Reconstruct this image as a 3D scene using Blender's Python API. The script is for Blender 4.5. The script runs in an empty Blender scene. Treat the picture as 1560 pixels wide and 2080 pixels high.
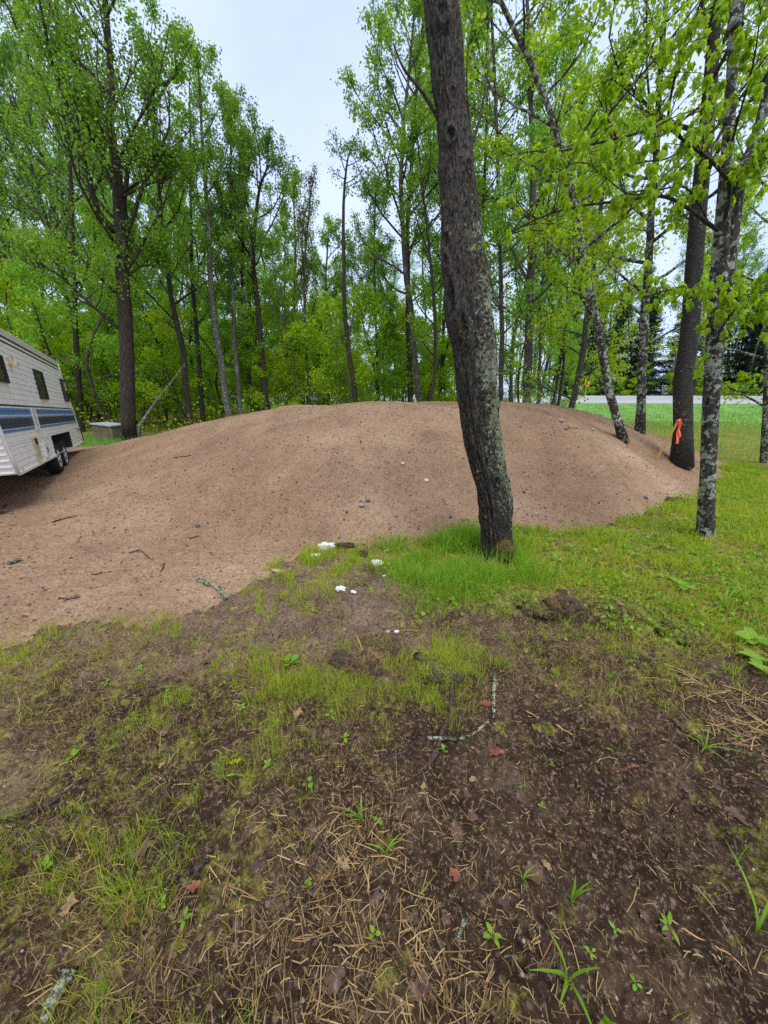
import bpy, math, random
import numpy as np
from mathutils import Vector

# ------------------------------------------------------------------ camera, sky, sun, exposure
scene = bpy.context.scene
CAM_H = 1.7
FPX = 740.0                      # focal length in pixels of the 1560 x 2080 frame
PITCH = math.atan(240.0 / FPX)   # camera looks slightly down
cam_d = bpy.data.cameras.new("camera")
cam = bpy.data.objects.new("camera", cam_d)
scene.collection.objects.link(cam)
cam.location = (0, 0, CAM_H)
cam.rotation_euler = (math.pi / 2 - PITCH, 0, 0)
cam_d.sensor_fit = 'VERTICAL'
cam_d.sensor_height = 24.0
cam_d.lens = 24.0 * FPX / 2080.0
cam_d.clip_start = 0.05
cam_d.clip_end = 2000
scene.camera = cam

SUN_EL, SUN_AZ = math.radians(66), math.radians(160)   # azimuth from +Y towards +X
world = bpy.data.worlds.new("World"); scene.world = world; world.use_nodes = True
wn, wl = world.node_tree.nodes, world.node_tree.links
wn.clear()
wo = wn.new('ShaderNodeOutputWorld'); bg = wn.new('ShaderNodeBackground')
sky = wn.new('ShaderNodeTexSky'); sky.sky_type = 'NISHITA'; sky.sun_disc = False
sky.sun_elevation = SUN_EL; sky.sun_rotation = SUN_AZ
mixw = wn.new('ShaderNodeMix'); mixw.data_type = 'RGBA'
mixw.inputs[0].default_value = 0.88
tcw = wn.new('ShaderNodeTexCoord'); mapw = wn.new('ShaderNodeMapping'); mapw.inputs['Scale'].default_value = (1.2, 1.2, 2.4)
nzw = wn.new('ShaderNodeTexNoise'); nzw.inputs['Scale'].default_value = 1.6; nzw.inputs['Detail'].default_value = 4
crw = wn.new('ShaderNodeValToRGB')
crw.color_ramp.elements[0].position = 0.32; crw.color_ramp.elements[0].color = (4.7, 5.85, 9.2, 1)
crw.color_ramp.elements[1].position = 0.70; crw.color_ramp.elements[1].color = (6.6, 7.6, 9.8, 1)
wl.new(tcw.outputs['Generated'], mapw.inputs[0]); wl.new(mapw.outputs[0], nzw.inputs['Vector'])
wl.new(nzw.outputs[0], crw.inputs[0])
wl.new(sky.outputs[0], mixw.inputs[6]); wl.new(crw.outputs[0], mixw.inputs[7])
wl.new(mixw.outputs[2], bg.inputs[0]); bg.inputs[1].default_value = 0.076
wl.new(bg.outputs[0], wo.inputs[0])

sun_d = bpy.data.lights.new("sun", 'SUN'); sun_d.energy = 1.5; sun_d.angle = math.radians(35); sun_d.color = (1, .96, .9)
sun = bpy.data.objects.new("sun", sun_d); scene.collection.objects.link(sun)
sun.rotation_euler = Vector((math.sin(SUN_AZ) * math.cos(SUN_EL), math.cos(SUN_AZ) * math.cos(SUN_EL), math.sin(SUN_EL))).to_track_quat('Z', 'Y').to_euler()
vs = scene.view_settings
vs.view_transform = 'Standard'; vs.look = 'None'; vs.gamma = 1; vs.exposure = 0.95; vs.use_curve_mapping = False
scene.cycles.max_bounces = 10; scene.cycles.diffuse_bounces = 7; scene.cycles.transmission_bounces = 8
scene.cycles.use_denoising = False

# ------------------------------------------------------------------ helpers
COL = scene.collection
CP, SP = math.cos(PITCH), math.sin(PITCH)

def ray(px, py):
    r, u, f = px - 780.0, 1040.0 - py, FPX
    return np.array([r, f * CP + u * SP, u * CP - f * SP]) / FPX

def plane_pt(px, py, Y):            # the point of a view ray in the upright plane y = Y
    d = ray(px, py); t = Y / d[1]
    return np.array([d[0] * t, Y, CAM_H + d[2] * t])

def to_px(X, Y, Z):
    zz = Z - CAM_H
    f = Y * CP - zz * SP; u = Y * SP + zz * CP
    f = np.maximum(f, 1e-3)
    return 780 + FPX * X / f, 1040 - FPX * u / f

def _hash(ix, iy, seed):
    h = (ix.astype(np.int64) * 374761393 + iy.astype(np.int64) * 668265263 + seed * 974634777) & 0x7fffffff
    h = ((h ^ (h >> 13)) * 1274126177) & 0x7fffffff
    return ((h ^ (h >> 16)) & 0xffff) / 65535.0

def vnoise(x, y, seed=0):
    x = np.asarray(x, float); y = np.asarray(y, float)
    ix, iy = np.floor(x), np.floor(y)
    fx, fy = x - ix, y - iy
    fx = fx * fx * (3 - 2 * fx); fy = fy * fy * (3 - 2 * fy)
    a = _hash(ix, iy, seed); b = _hash(ix + 1, iy, seed); c = _hash(ix, iy + 1, seed); d = _hash(ix + 1, iy + 1, seed)
    return (a + (b - a) * fx) * (1 - fy) + (c + (d - c) * fx) * fy      # 0..1

def fbm(x, y, seed=0, o=4):
    s = 0; a = .5; t = 0
    for i in range(o):
        s = s + a * vnoise(x * 2 ** i, y * 2 ** i, seed + i); t += a; a *= .5
    return s / t

def tag(o, label=None, cat=None, group=None, kind=None):
    if label: o['label'] = label
    if cat: o['category'] = cat
    if group: o['group'] = group
    if kind: o['kind'] = kind
    return o

def empty(name, loc, label=None, cat=None, group=None, kind=None):
    o = bpy.data.objects.new(name, None); COL.objects.link(o); o.location = loc
    o.empty_display_size = .1
    return tag(o, label, cat, group, kind)

class MB:
    """collects vertices and faces; build() links them as one mesh object"""
    def __init__(s): s.v = []; s.f = {3: [], 4: []}; s.n = 0; s.a = []; s.poly = []
    def add(s, V, F, att=None):
        V = np.asarray(V, float).reshape(-1, 3); F = np.asarray(F, np.int64)
        s.v.append(V); s.f[F.shape[1]].append(F + s.n); s.n += len(V)
        s.a.append(np.zeros(len(V)) if att is None else np.broadcast_to(np.asarray(att, float), (len(V),)))
    def ngon(s, V, faces):
        s.v.append(np.asarray(V, float)); s.a.append(np.zeros(len(V)))
        for f in faces: s.poly.append([i + s.n for i in f])
        s.n += len(V)
    def mesh(s, name, smooth=True, att=False):
        V = np.concatenate(s.v); me = bpy.data.meshes.new(name)
        L = []; tot = []
        for k in (3, 4):
            if s.f[k]:
                F = np.concatenate(s.f[k]); L.append(F.ravel()); tot.append(np.full(len(F), k))
        for p in s.poly: L.append(np.array(p)); tot.append(np.array([len(p)]))
        L = np.concatenate(L); tot = np.concatenate(tot)
        st = np.concatenate([[0], np.cumsum(tot)[:-1]])
        me.vertices.add(len(V)); me.vertices.foreach_set('co', V.ravel().astype(np.float32))
        me.loops.add(len(L)); me.loops.foreach_set('vertex_index', L.astype(np.int32))
        me.polygons.add(len(tot)); me.polygons.foreach_set('loop_start', st.astype(np.int32))
        me.polygons.foreach_set('use_smooth', np.full(len(tot), smooth))
        if att:
            A = me.attributes.new('m', 'FLOAT', 'POINT'); A.data.foreach_set('value', np.concatenate(s.a).astype(np.float32))
        me.update(calc_edges=True); me.validate()
        return me
    def build(s, name, mat, parent=None, smooth=True, att=False, loc=None):
        me = s.mesh(name, smooth, att)
        if mat: me.materials.append(mat)
        return link(name, me, parent, loc)

def link(name, me, parent=None, loc=None):
    o = bpy.data.objects.new(name, me); COL.objects.link(o)
    if parent: o.parent = parent
    if loc is not None: o.location = loc
    return o

def tube(mb, P, R, s=6, cap=True, att=None):
    P = np.asarray(P, float); n = len(P); R = np.broadcast_to(np.asarray(R, float), (n,))
    T = np.gradient(P, axis=0); T /= np.maximum(np.linalg.norm(T, axis=1, keepdims=True), 1e-9)
    m = T.mean(0); ref = np.array([0, 0, 1.]) if abs(m[2]) < .7 * np.linalg.norm(m) + 1e-9 else np.array([1., 0, 0])
    U = np.cross(T, ref); U /= np.maximum(np.linalg.norm(U, axis=1, keepdims=True), 1e-9); W = np.cross(T, U)
    a = np.arange(s) * 2 * math.pi / s
    V = P[:, None] + R[:, None, None] * (np.cos(a)[None, :, None] * U[:, None] + np.sin(a)[None, :, None] * W[:, None])
    V = V.reshape(-1, 3)
    i = np.arange(n - 1)[:, None] * s; j = np.arange(s)[None]; k = (j + 1) % s
    F = np.stack([i + j, i + s + j, i + s + k, i + k], -1).reshape(-1, 4)
    mb.add(V, F, att)
    if cap and s > 3:
        b = mb.n - n * s
        mb.poly.append([b + q for q in range(s)]); mb.poly.append([b + (n - 1) * s + q for q in range(s)][::-1])

def box(mb, c, d, M=None):
    c = np.asarray(c, float); d = np.asarray(d, float) / 2
    V = np.array([[x, y, z] for x in (-1, 1) for y in (-1, 1) for z in (-1, 1)]) * d
    if M is not None: V = V @ np.asarray(M).T
    mb.add(V + c, [[0, 1, 3, 2], [4, 6, 7, 5], [0, 4, 5, 1], [2, 3, 7, 6], [0, 2, 6, 4], [1, 5, 7, 3]])

def ico():
    t = (1 + 5 ** .5) / 2
    V = np.array([[-1, t, 0], [1, t, 0], [-1, -t, 0], [1, -t, 0], [0, -1, t], [0, 1, t], [0, -1, -t], [0, 1, -t], [t, 0, -1], [t, 0, 1], [-t, 0, -1], [-t, 0, 1]])
    V /= np.linalg.norm(V[0])
    F = np.array([[0, 11, 5], [0, 5, 1], [0, 1, 7], [0, 7, 10], [0, 10, 11], [1, 5, 9], [5, 11, 4], [11, 10, 2], [10, 7, 6], [7, 1, 8], [3, 9, 4], [3, 4, 2], [3, 2, 6], [3, 6, 8], [3, 8, 9], [4, 9, 5], [2, 4, 11], [6, 2, 10], [8, 6, 7], [9, 8, 1]])
    return V, F
def ico_sub(k):
    V, F = ico()
    for _ in range(k):
        V = list(map(tuple, V)); idx = {}; NF = []
        def mid(a, b):
            key = (min(a, b), max(a, b))
            if key not in idx:
                m = (np.array(V[a]) + np.array(V[b])); m /= np.linalg.norm(m); idx[key] = len(V); V.append(tuple(m))
            return idx[key]
        for a, b, c in F:
            x, y, z = mid(a, b), mid(b, c), mid(c, a); NF += [[a, x, z], [b, y, x], [c, z, y], [x, y, z]]
        V = np.array(V); F = np.array(NF)
    return V, F
ICO1 = ico(); ICO2 = ico_sub(1); ICO3 = ico_sub(2); ICO4 = ico_sub(3)

# ------------------------------------------------------------------ materials
def new_mat(name):
    m = bpy.data.materials.new(name); m.use_nodes = True
    n = m.node_tree.nodes; b = n['Principled BSDF']; return m, n, m.node_tree.links, b
def ramp(n, stops):
    r = n.new('ShaderNodeValToRGB'); e = r.color_ramp.elements
    while len(e) < len(stops): e.new(.5)
    for i, (p, c) in enumerate(stops): e[i].position = p; e[i].color = (*c, 1)
    return r
def noise(n, l, scale, detail=5, rough=.6, vec=None, dist=0):
    t = n.new('ShaderNodeTexNoise'); t.inputs['Scale'].default_value = scale; t.inputs['Detail'].default_value = detail
    t.inputs['Roughness'].default_value = rough; t.inputs['Distortion'].default_value = dist
    if vec is not None: l.new(vec, t.inputs['Vector'])
    return t.outputs[0]
def mathn(n, l, op, a, b):
    t = n.new('ShaderNodeMath'); t.operation = op
    for i, x in enumerate((a, b)):
        if isinstance(x, (int, float)): t.inputs[i].default_value = x
        else: l.new(x, t.inputs[i])
    return t.outputs[0]
def mixc(n, l, f, a, b):
    t = n.new('ShaderNodeMix'); t.data_type = 'RGBA'
    for i, x in ((0, f), (6, a), (7, b)):
        if isinstance(x, (int, float)): t.inputs[i].default_value = x
        elif isinstance(x, tuple): t.inputs[i].default_value = (*x, 1)
        else: l.new(x, t.inputs[i])
    return t.outputs[2]
def coords(n, l, scale=(1, 1, 1), which='Object'):
    tc = n.new('ShaderNodeTexCoord'); mp = n.new('ShaderNodeMapping'); mp.inputs['Scale'].default_value = scale
    l.new(tc.outputs[which], mp.inputs[0]); return mp.outputs[0]
def bump(n, l, b, h, strength, dist=.01):
    t = n.new('ShaderNodeBump'); t.inputs['Strength'].default_value = strength; t.inputs['Distance'].default_value = dist
    l.new(h, t.inputs['Height']); l.new(t.outputs[0], b.inputs['Normal']); return t
def thr(n, l, v, lo, hi):
    t = n.new('ShaderNodeMapRange'); t.inputs[1].default_value = lo; t.inputs[2].default_value = hi; l.new(v, t.inputs[0]); return t.outputs[0]

def plain(name, c, rough=.6, var=.25, scale=8, bumpk=.0, spec=.3, metal=0):
    m, n, l, b = new_mat(name); v = coords(n, l)
    f = noise(n, l, scale, 5, .65, v)
    r = ramp(n, [(.3, tuple(x * (1 - var) for x in c)), (.7, tuple(min(1, x * (1 + var)) for x in c))])
    l.new(f, r.inputs[0]); l.new(r.outputs[0], b.inputs['Base Color'])
    b.inputs['Roughness'].default_value = rough; b.inputs['Specular IOR Level'].default_value = spec; b.inputs['Metallic'].default_value = metal
    if bumpk: bump(n, l, b, noise(n, l, scale * 6, 6, .7, v), bumpk)
    return m

def leafmat(name, stops, trans=.45, rough=.55, tcol=1.25):
    m, n, l, b = new_mat(name)
    g = n.new('ShaderNodeNewGeometry'); oi = n.new('ShaderNodeObjectInfo')
    f = mathn(n, l, 'ADD', mathn(n, l, 'MULTIPLY', g.outputs['Random Per Island'], .75), mathn(n, l, 'MULTIPLY', oi.outputs['Random'], .25))
    r = ramp(n, stops); l.new(f, r.inputs[0])
    l.new(r.outputs[0], b.inputs['Base Color']); b.inputs['Roughness'].default_value = rough; b.inputs['Specular IOR Level'].default_value = .25
    t = n.new('ShaderNodeBsdfTranslucent')
    tm = n.new('ShaderNodeMix'); tm.data_type = 'RGBA'; tm.blend_type = 'MULTIPLY'; tm.inputs[0].default_value = 1
    l.new(r.outputs[0], tm.inputs[6]); tm.inputs[7].default_value = (tcol * 1.15, tcol * 1.1, tcol * .5, 1)
    l.new(tm.outputs[2], t.inputs[0])
    mx = n.new('ShaderNodeMixShader'); mx.inputs[0].default_value = trans
    l.new(b.outputs[0], mx.inputs[1]); l.new(t.outputs[0], mx.inputs[2]); l.new(mx.outputs[0], n['Material Output'].inputs[0])
    return m

def bark(name, dark, light, lichen=0.0, lcol=(.42, .47, .33), stretch=.16, scale=26, spots=0.0, ring=False, att=False, ls=17):
    m, n, l, b = new_mat(name)
    v = coords(n, l, (1, 1, stretch if not ring else 5.0))
    f = noise(n, l, scale, 6, .65, v, .3)
    r = ramp(n, [(.28, dark), (.72, light)]); l.new(f, r.inputs[0])
    v2 = coords(n, l)
    big = noise(n, l, 2.2, 3, .5, v2)
    col = mixc(n, l, thr(n, l, big, .35, .7), r.outputs[0], tuple(x * .62 for x in light))
    crack = thr(n, l, noise(n, l, scale * 1.6, 4, .7, v, .8), .36, .50)
    col = mixc(n, l, crack, tuple(x * .5 for x in dark), col)
    h = mathn(n, l, 'ADD', mathn(n, l, 'MULTIPLY', crack, .6), f)
    if lichen > 0:
        a = noise(n, l, ls, 5, .66, v2, .4); c = noise(n, l, 3.1, 3, .5, v2)
        s = mathn(n, l, 'ADD', mathn(n, l, 'MULTIPLY', a, .75), mathn(n, l, 'MULTIPLY', c, .35))
        if att:
            at = n.new('ShaderNodeAttribute'); at.attribute_name = 'm'
            s = mathn(n, l, 'ADD', s, at.outputs['Fac'])
        k = thr(n, l, s, .70 - .26 * lichen, .74 - .26 * lichen)
        lc = ramp(n, [(.35, lcol), (.6, tuple(x * .62 for x in lcol)), (.75, (.34, .33, .12))]); l.new(noise(n, l, 9, 4, .6, v2), lc.inputs[0])
        col = mixc(n, l, mathn(n, l, 'MULTIPLY', k, .92), col, lc.outputs[0]); h = mathn(n, l, 'ADD', h, mathn(n, l, 'MULTIPLY', k, .5))
    if spots > 0:
        vo = n.new('ShaderNodeTexVoronoi'); vo.inputs['Scale'].default_value = 13; l.new(v2, vo.inputs['Vector'])
        k2 = mathn(n, l, 'MULTIPLY', thr(n, l, mathn(n, l, 'ADD', vo.outputs['Distance'], mathn(n, l, 'MULTIPLY', noise(n, l, 45, 4, .7, v2), .5)), .52, .44), thr(n, l, noise(n, l, 5.5, 2, .5, v2), .70 - .1 * spots, .74 - .1 * spots))
        col = mixc(n, l, k2, col, (.42, .25, .03))
    l.new(col, b.inputs['Base Color']); b.inputs['Roughness'].default_value = .8; b.inputs['Specular IOR Level'].default_value = .25
    bump(n, l, b, h, 1.0, .02 if att else .012)
    return m

M = {}
M['bark_main'] = bark('bark_main', (.012, .010, .008), (.135, .112, .086), .45, (.40, .43, .27), .4, 38, 1.0, att=True, ls=34)
M['bark_dark'] = bark('bark_dark', (.022, .017, .013), (.095, .075, .055), .08)
M['bark_grey'] = bark('bark_grey', (.035, .03, .025), (.15, .125, .10), .30)
M['bark_pale'] = bark('bark_pale', (.05, .045, .038), (.22, .2, .16), .45, (.42, .46, .36))
M['bark_lichen'] = bark('bark_lichen', (.022, .018, .015), (.10, .08, .065), .56, (.50, .54, .40))
M['bark_ring'] = bark('bark_ring', (.025, .022, .018), (.085, .072, .06), .16, ring=True, scale=9)
M['bark_birch'] = bark('bark_birch', (.12, .11, .10), (.62, .6, .56), .0, ring=True, scale=7)
M['bark_pine'] = bark('bark_pine', (.03, .022, .018), (.11, .08, .06), .1)
M['leaf_spring'] = leafmat('leaf_spring', [(.0, (.13, .28, .03)), (.45, (.22, .43, .045)), (1., (.36, .56, .06))], .55)
M['leaf_mid'] = leafmat('leaf_mid', [(.0, (.11, .22, .028)), (.5, (.20, .36, .04)), (1., (.32, .48, .055))], .55)
M['leaf_dark'] = leafmat('leaf_dark', [(.0, (.085, .18, .045)), (.5, (.15, .29, .06)), (1., (.23, .39, .07))], .52)
M['leaf_lime'] = leafmat('leaf_lime', [(.0, (.20, .36, .016)), (.5, (.34, .51, .024)), (1., (.52, .62, .04))], .58)
M['leaf_bud'] = leafmat('leaf_bud', [(.0, (.07, .06, .03)), (.5, (.10, .10, .035)), (1., (.12, .16, .04))], .4)
M['needle'] = leafmat('needle', [(.0, (.015, .032, .016)), (.6, (.03, .055, .024)), (1., (.055, .085, .03))], .15)
M['grass'] = leafmat('grass', [(.0, (.13, .26, .014)), (.4, (.29, .43, .024)), (.75, (.48, .55, .04)), (1., (.55, .43, .13))], .4)
M['grass_tall'] = leafmat('grass_tall', [(.0, (.09, .24, .014)), (.5, (.20, .39, .026)), (.9, (.36, .50, .045)), (1., (.5, .42, .14))], .4)
M['field'] = leafmat('field', [(.0, (.10, .25, .045)), (.5, (.18, .38, .07)), (1., (.28, .48, .11))], .35)
M['moss'] = leafmat('moss', [(.0, (.22, .26, .018)), (.5, (.38, .42, .035)), (1., (.50, .42, .08))], .25)
M['dry'] = leafmat('dry', [(.0, (.11, .065, .035)), (.45, (.34, .21, .085)), (1., (.64, .45, .20))], .2)
M['weed'] = leafmat('weed', [(.0, (.11, .25, .02)), (.5, (.20, .38, .03)), (1., (.34, .48, .04))], .4)
M['yellow_leaf'] = leafmat('yellow_leaf', [(0, (.55, .52, .02)), (1, (.65, .6, .03))], .4)
M['deadleaf'] = leafmat('deadleaf', [(0, (.03, .017, .014)), (.4, (.08, .043, .032)), (.75, (.16, .088, .055)), (1, (.22, .14, .09))], .1, .3)
M['redleaf'] = leafmat('redleaf', [(0, (.20, .06, .03)), (1, (.28, .10, .05))], .15, .4)
M['tanleaf'] = leafmat('tanleaf', [(0, (.28, .17, .09)), (1, (.38, .25, .13))], .15, .45)
M['stick'] = bark('stick', (.05, .03, .022), (.19, .12, .085), .05, stretch=1, scale=60)
M['stick_black'] = bark('stick_black', (.026, .02, .016), (.12, .09, .07), .0, stretch=1, scale=60)
M['stick_red'] = bark('stick_red', (.10, .04, .022), (.26, .12, .06), .0, stretch=1, scale=60)
M['stick_lichen'] = bark('stick_lichen', (.03, .025, .02), (.12, .1, .08), .74, (.55, .56, .36), stretch=1, scale=60, ls=48)
M['splinter'] = plain('splinter', (.50, .27, .12), .7, .3, 40)
M['wood_stake'] = plain('wood_stake', (.66, .45, .14), .7, .25, 20)
M['foam'] = plain('foam', (.68, .67, .64), .8, .08, 30, .3)
M['card'] = plain('card', (.52, .33, .24), .85, .3, 20, .3)
M['ribbon'] = plain('ribbon', (.95, .12, .04), .4, .06, 20)
M['pebble'] = leafmat('pebble', [(0, (.10, .08, .07)), (.4, (.24, .18, .14)), (.8, (.38, .29, .23)), (1, (.5, .46, .42))], 0, .8)
M['clod'] = leafmat('clod', [(0, (.09, .058, .042)), (1, (.25, .165, .112))], 0, .95)
M['crumb'] = leafmat('crumb', [(0, (.03, .018, .012)), (1, (.15, .095, .06))], 0, .95)
M['stone_dark'] = plain('stone_dark', (.09, .09, .095), .7, .3, 30, .4)
M['stone_grey'] = plain('stone_grey', (.30, .28, .27), .75, .25, 30, .4)
M['stone_pale'] = plain('stone_pale', (.62, .58, .53), .75, .2, 30, .4)
M['stone_pink'] = plain('stone_pink', (.42, .25, .20), .75, .25, 30, .4)
M['rail_white'] = plain('rail_white', (.6, .6, .58), .5, .1, 4)

def sand_mat():
    m, n, l, b = new_mat('mound_sand'); v = coords(n, l)
    r = ramp(n, [(.32, (.225, .138, .080)), (.5, (.325, .205, .121)), (.7, (.42, .285, .175))])
    l.new(noise(n, l, 1.1, 8, .62, v), r.inputs[0])
    fine = noise(n, l, 42, 4, .75, v); mid = noise(n, l, 13, 6, .75, v)
    c = mixc(n, l, mathn(n, l, 'MULTIPLY', thr(n, l, mid, .45, .33), .7), r.outputs[0], (.13, .082, .055))
    c = mixc(n, l, mathn(n, l, 'MULTIPLY', thr(n, l, fine, .47, .38), .75), c, (.11, .066, .040))
    c = mixc(n, l, mathn(n, l, 'MULTIPLY', thr(n, l, fine, .57, .66), .6), c, (.55, .40, .27))
    damp = thr(n, l, noise(n, l, .55, 3, .5, v), .46, .62)
    mm = n.new('ShaderNodeMix'); mm.data_type = 'RGBA'; mm.blend_type = 'MULTIPLY'; l.new(damp, mm.inputs[0]); l.new(c, mm.inputs[6]); mm.inputs[7].default_value = (.86, .83, .81, 1)
    l.new(mm.outputs[2], b.inputs['Base Color']); b.inputs['Roughness'].default_value = .95; b.inputs['Specular IOR Level'].default_value = .15
    bump(n, l, b, mathn(n, l, 'ADD', mathn(n, l, 'MULTIPLY', fine, .5), mid), .9, .02)
    return m
M['sand'] = sand_mat()

def ground_mat():
    m, n, l, b = new_mat('ground_soil'); v = coords(n, l)
    at = n.new('ShaderNodeVertexColor'); at.layer_name = 'zone'
    sp = n.new('ShaderNodeSeparateColor'); l.new(at.outputs[0], sp.inputs[0])
    big = noise(n, l, 2.6, 7, .65, v); fine = noise(n, l, 52, 5, .75, v); mid = noise(n, l, 17, 7, .75, v)
    hum = ramp(n, [(.36, (.022, .0135, .0085)), (.5, (.074, .045, .027)), (.66, (.19, .122, .072))]); l.new(mathn(n, l, 'ADD', mathn(n, l, 'MULTIPLY', big, .5), mathn(n, l, 'MULTIPLY', mid, .5)), hum.inputs[0])
    snd = ramp(n, [(.34, (.10, .062, .040)), (.5, (.21, .135, .088)), (.66, (.34, .235, .155))]); l.new(mathn(n, l, 'ADD', mathn(n, l, 'MULTIPLY', big, .6), mathn(n, l, 'MULTIPLY', mid, .4)), snd.inputs[0])
    grn = ramp(n, [(.36, (.11, .12, .012)), (.5, (.28, .30, .028)), (.64, (.46, .44, .055))]); l.new(mid, grn.inputs[0])
    c = mixc(n, l, thr(n, l, mathn(n, l, 'ADD', sp.outputs[1], mathn(n, l, 'MULTIPLY', mathn(n, l, 'SUBTRACT', big, .5), .9)), .3, .7), hum.outputs[0], snd.outputs[0])
    gf = thr(n, l, mathn(n, l, 'ADD', sp.outputs[0], mathn(n, l, 'MULTIPLY', mathn(n, l, 'SUBTRACT', mid, .5), 1.8)), .36, .86)
    c = mixc(n, l, mathn(n, l, 'MULTIPLY', gf, .8), c, grn.outputs[0])
    c = mixc(n, l, mathn(n, l, 'MULTIPLY', thr(n, l, fine, .55, .64), .75), c, (.42, .30, .20))
    c = mixc(n, l, mathn(n, l, 'MULTIPLY', thr(n, l, fine, .46, .36), .75), c, (.024, .016, .012))
    l.new(c, b.inputs['Base Color']); b.inputs['Roughness'].default_value = .95; b.inputs['Specular IOR Level'].default_value = .08
    bump(n, l, b, mathn(n, l, 'ADD', mathn(n, l, 'MULTIPLY', fine, .5), mid), 1.0, .035)
    return m
M['ground'] = ground_mat()

# ------------------------------------------------------------------ terrain
MC = np.array([-0.2, 9.2]); MH = 1.52
dome_pts = np.array([(8.9, 9.5), (8.0, 8.6), (6.25, 7.0), (5.0, 5.95), (3.75, 5.05), (2.56, 4.72), (1.17, 4.5), (-.23, 4.02), (-1.6, 3.9), (-3.8, 4.2), (-5.6, 5.6), (-7.4, 7.6), (-9.4, 9.8), (-10.0, 12), (-6, 14), (0, 14.5), (5, 13.6), (8.3, 11.5)])
apron_pts = np.array([(8.9, 9.5), (8.0, 8.6), (6.25, 7.0), (5.0, 5.95), (3.75, 5.05), (2.56, 4.72), (1.17, 4.5), (-.23, 4.02), (-.89, 3.8), (-1.17, 3.42), (-1.44, 2.86), (-1.9, 2.56), (-2.85, 2.30), (-5, 2.0), (-8, 2.2), (-14, 4), (-14, 10.5), (-9.6, 12.2), (-6, 14), (0, 14.5), (5, 13.6), (8.3, 11.5)])
def polar_table(pts):
    d = pts - MC; a = np.arctan2(d[:, 1], d[:, 0]); r = np.hypot(d[:, 0], d[:, 1]); o = np.argsort(a); a, r = a[o], r[o]
    return np.concatenate([a - 2 * np.pi, a, a + 2 * np.pi]), np.concatenate([r, r, r])
DT, AT = polar_table(dome_pts), polar_table(apron_pts)

def base_h(x, y):
    h = .05 * (fbm(x * .35 + 7, y * .35, 3, 3) - .5)
    near = np.clip(1.2 - np.hypot(x, y) / 9, 0, 1)
    h = h + near * (.085 * (fbm(x * 1.7, y * 1.7, 11, 4) - .5) + .075 * (fbm(x * 8, y * 8, 17, 3) - .5) + .036 * (fbm(x * 28, y * 28, 23, 2) - .5))
    # gouge where turf was peeled back in front of the mound
    h = h + .05 * np.exp(-(((x - .9) / 1.3) ** 2 + ((y - 2.95) / .16) ** 2)) - .04 * np.exp(-(((x - .4) / 1.5) ** 2 + ((y - 2.45) / .2) ** 2))
    # field and road embankment at the far right
    return h

def mound_h(x, y):          # height of the heap above the ground, below zero outside its toe
    dx, dy = x - MC[0], y - MC[1]; a = np.arctan2(dy, dx); r = np.hypot(dx, dy)
    wob = (fbm(x * 1.1 + 3, y * 1.1, 31, 3) - .5)
    s = r / (np.interp(a, *DT) + wob * .5)
    wl_ = np.clip(-np.cos(a) * 1.3, 0, 1); s1 = np.clip(s, 1e-4, 1)
    dome = MH * np.maximum(1 - s1 ** (2.7 - .95 * wl_), 0) ** (1.32 + .22 * wl_)
    dome = -.09 * np.log(np.exp(-dome * (1.16 - .16 * wl_) / .09) + np.exp(-1.44 / .09))      # flattened top
    edge = (np.interp(a, *AT) - r) + wob * 1.1 + (fbm(x * 6, y * 6, 37, 3) - .5) * .35
    apron = np.clip(edge * .10, -.25, .035)
    h = apron + dome
    near = np.clip(1.3 - np.hypot(x, y) / 12, .1, 1)
    rough = .14 * (fbm(x * .8, y * .8, 41, 4) - .5) * np.clip(dome * 3, 0, 1) + np.clip(dome * 5 + .25, 0, 1) * near * (.07 * (fbm(x * 3.5, y * 3.5, 43, 4) - .5) + .055 * (fbm(x * 14, y * 14, 47, 2) - .5) + .05 * (fbm(x * 1.2 + y * .5, y * 6, 49, 3) - .5))
    # a shallow washed hollow in the middle of the front face
    return h + rough * np.clip(edge * 1.5, 0, 1)

def surf(x, y):
    x = np.asarray(x, float); y = np.asarray(y, float)
    b = base_h(x, y); return b + np.maximum(mound_h(x, y), 0)

def hit(px, py):            # where a view ray meets the terrain
    d = ray(px, py); t = np.linspace(.3, 60, 900) if py < 1000 else np.linspace(.3, 14, 500)
    for _ in range(2):
        X = d[0] * t; Y = d[1] * t; Z = CAM_H + d[2] * t; k = int(np.argmax(Z < surf(X, Y)))
        if k == 0: k = len(t) - 1
        t = np.linspace(t[max(k - 1, 0)], t[k], 40)
    return np.array([X[k], Y[k], float(surf(X[k], Y[k]))])

def in_poly(px, py, poly):
    poly = np.asarray(poly, float); c = np.zeros(np.shape(px), bool); j = len(poly) - 1
    for i in range(len(poly)):
        xi, yi = poly[i]; xj, yj = poly[j]
        c ^= ((yi > py) != (yj > py)) & (px < (xj - xi) * (py - yi) / (yj - yi + 1e-9) + xi); j = i
    return c
def soft_in(x, y, poly, jit=.12, seed=0):      # ragged, feathered zone edge
    r = np.random.default_rng(seed + 1)
    wx_ = x + .55 * (fbm(x * 1.6 + 11, y * 1.6, 91, 4) - .5) + r.normal(0, jit, np.shape(x)); wy_ = y + .55 * (fbm(x * 1.6 - 7, y * 1.6 + 3, 95, 4) - .5) + r.normal(0, jit, np.shape(x))
    return in_poly(wx_, wy_, poly)
def poly_w(pts): return [tuple(hit(*p)[:2]) for p in pts]

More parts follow.
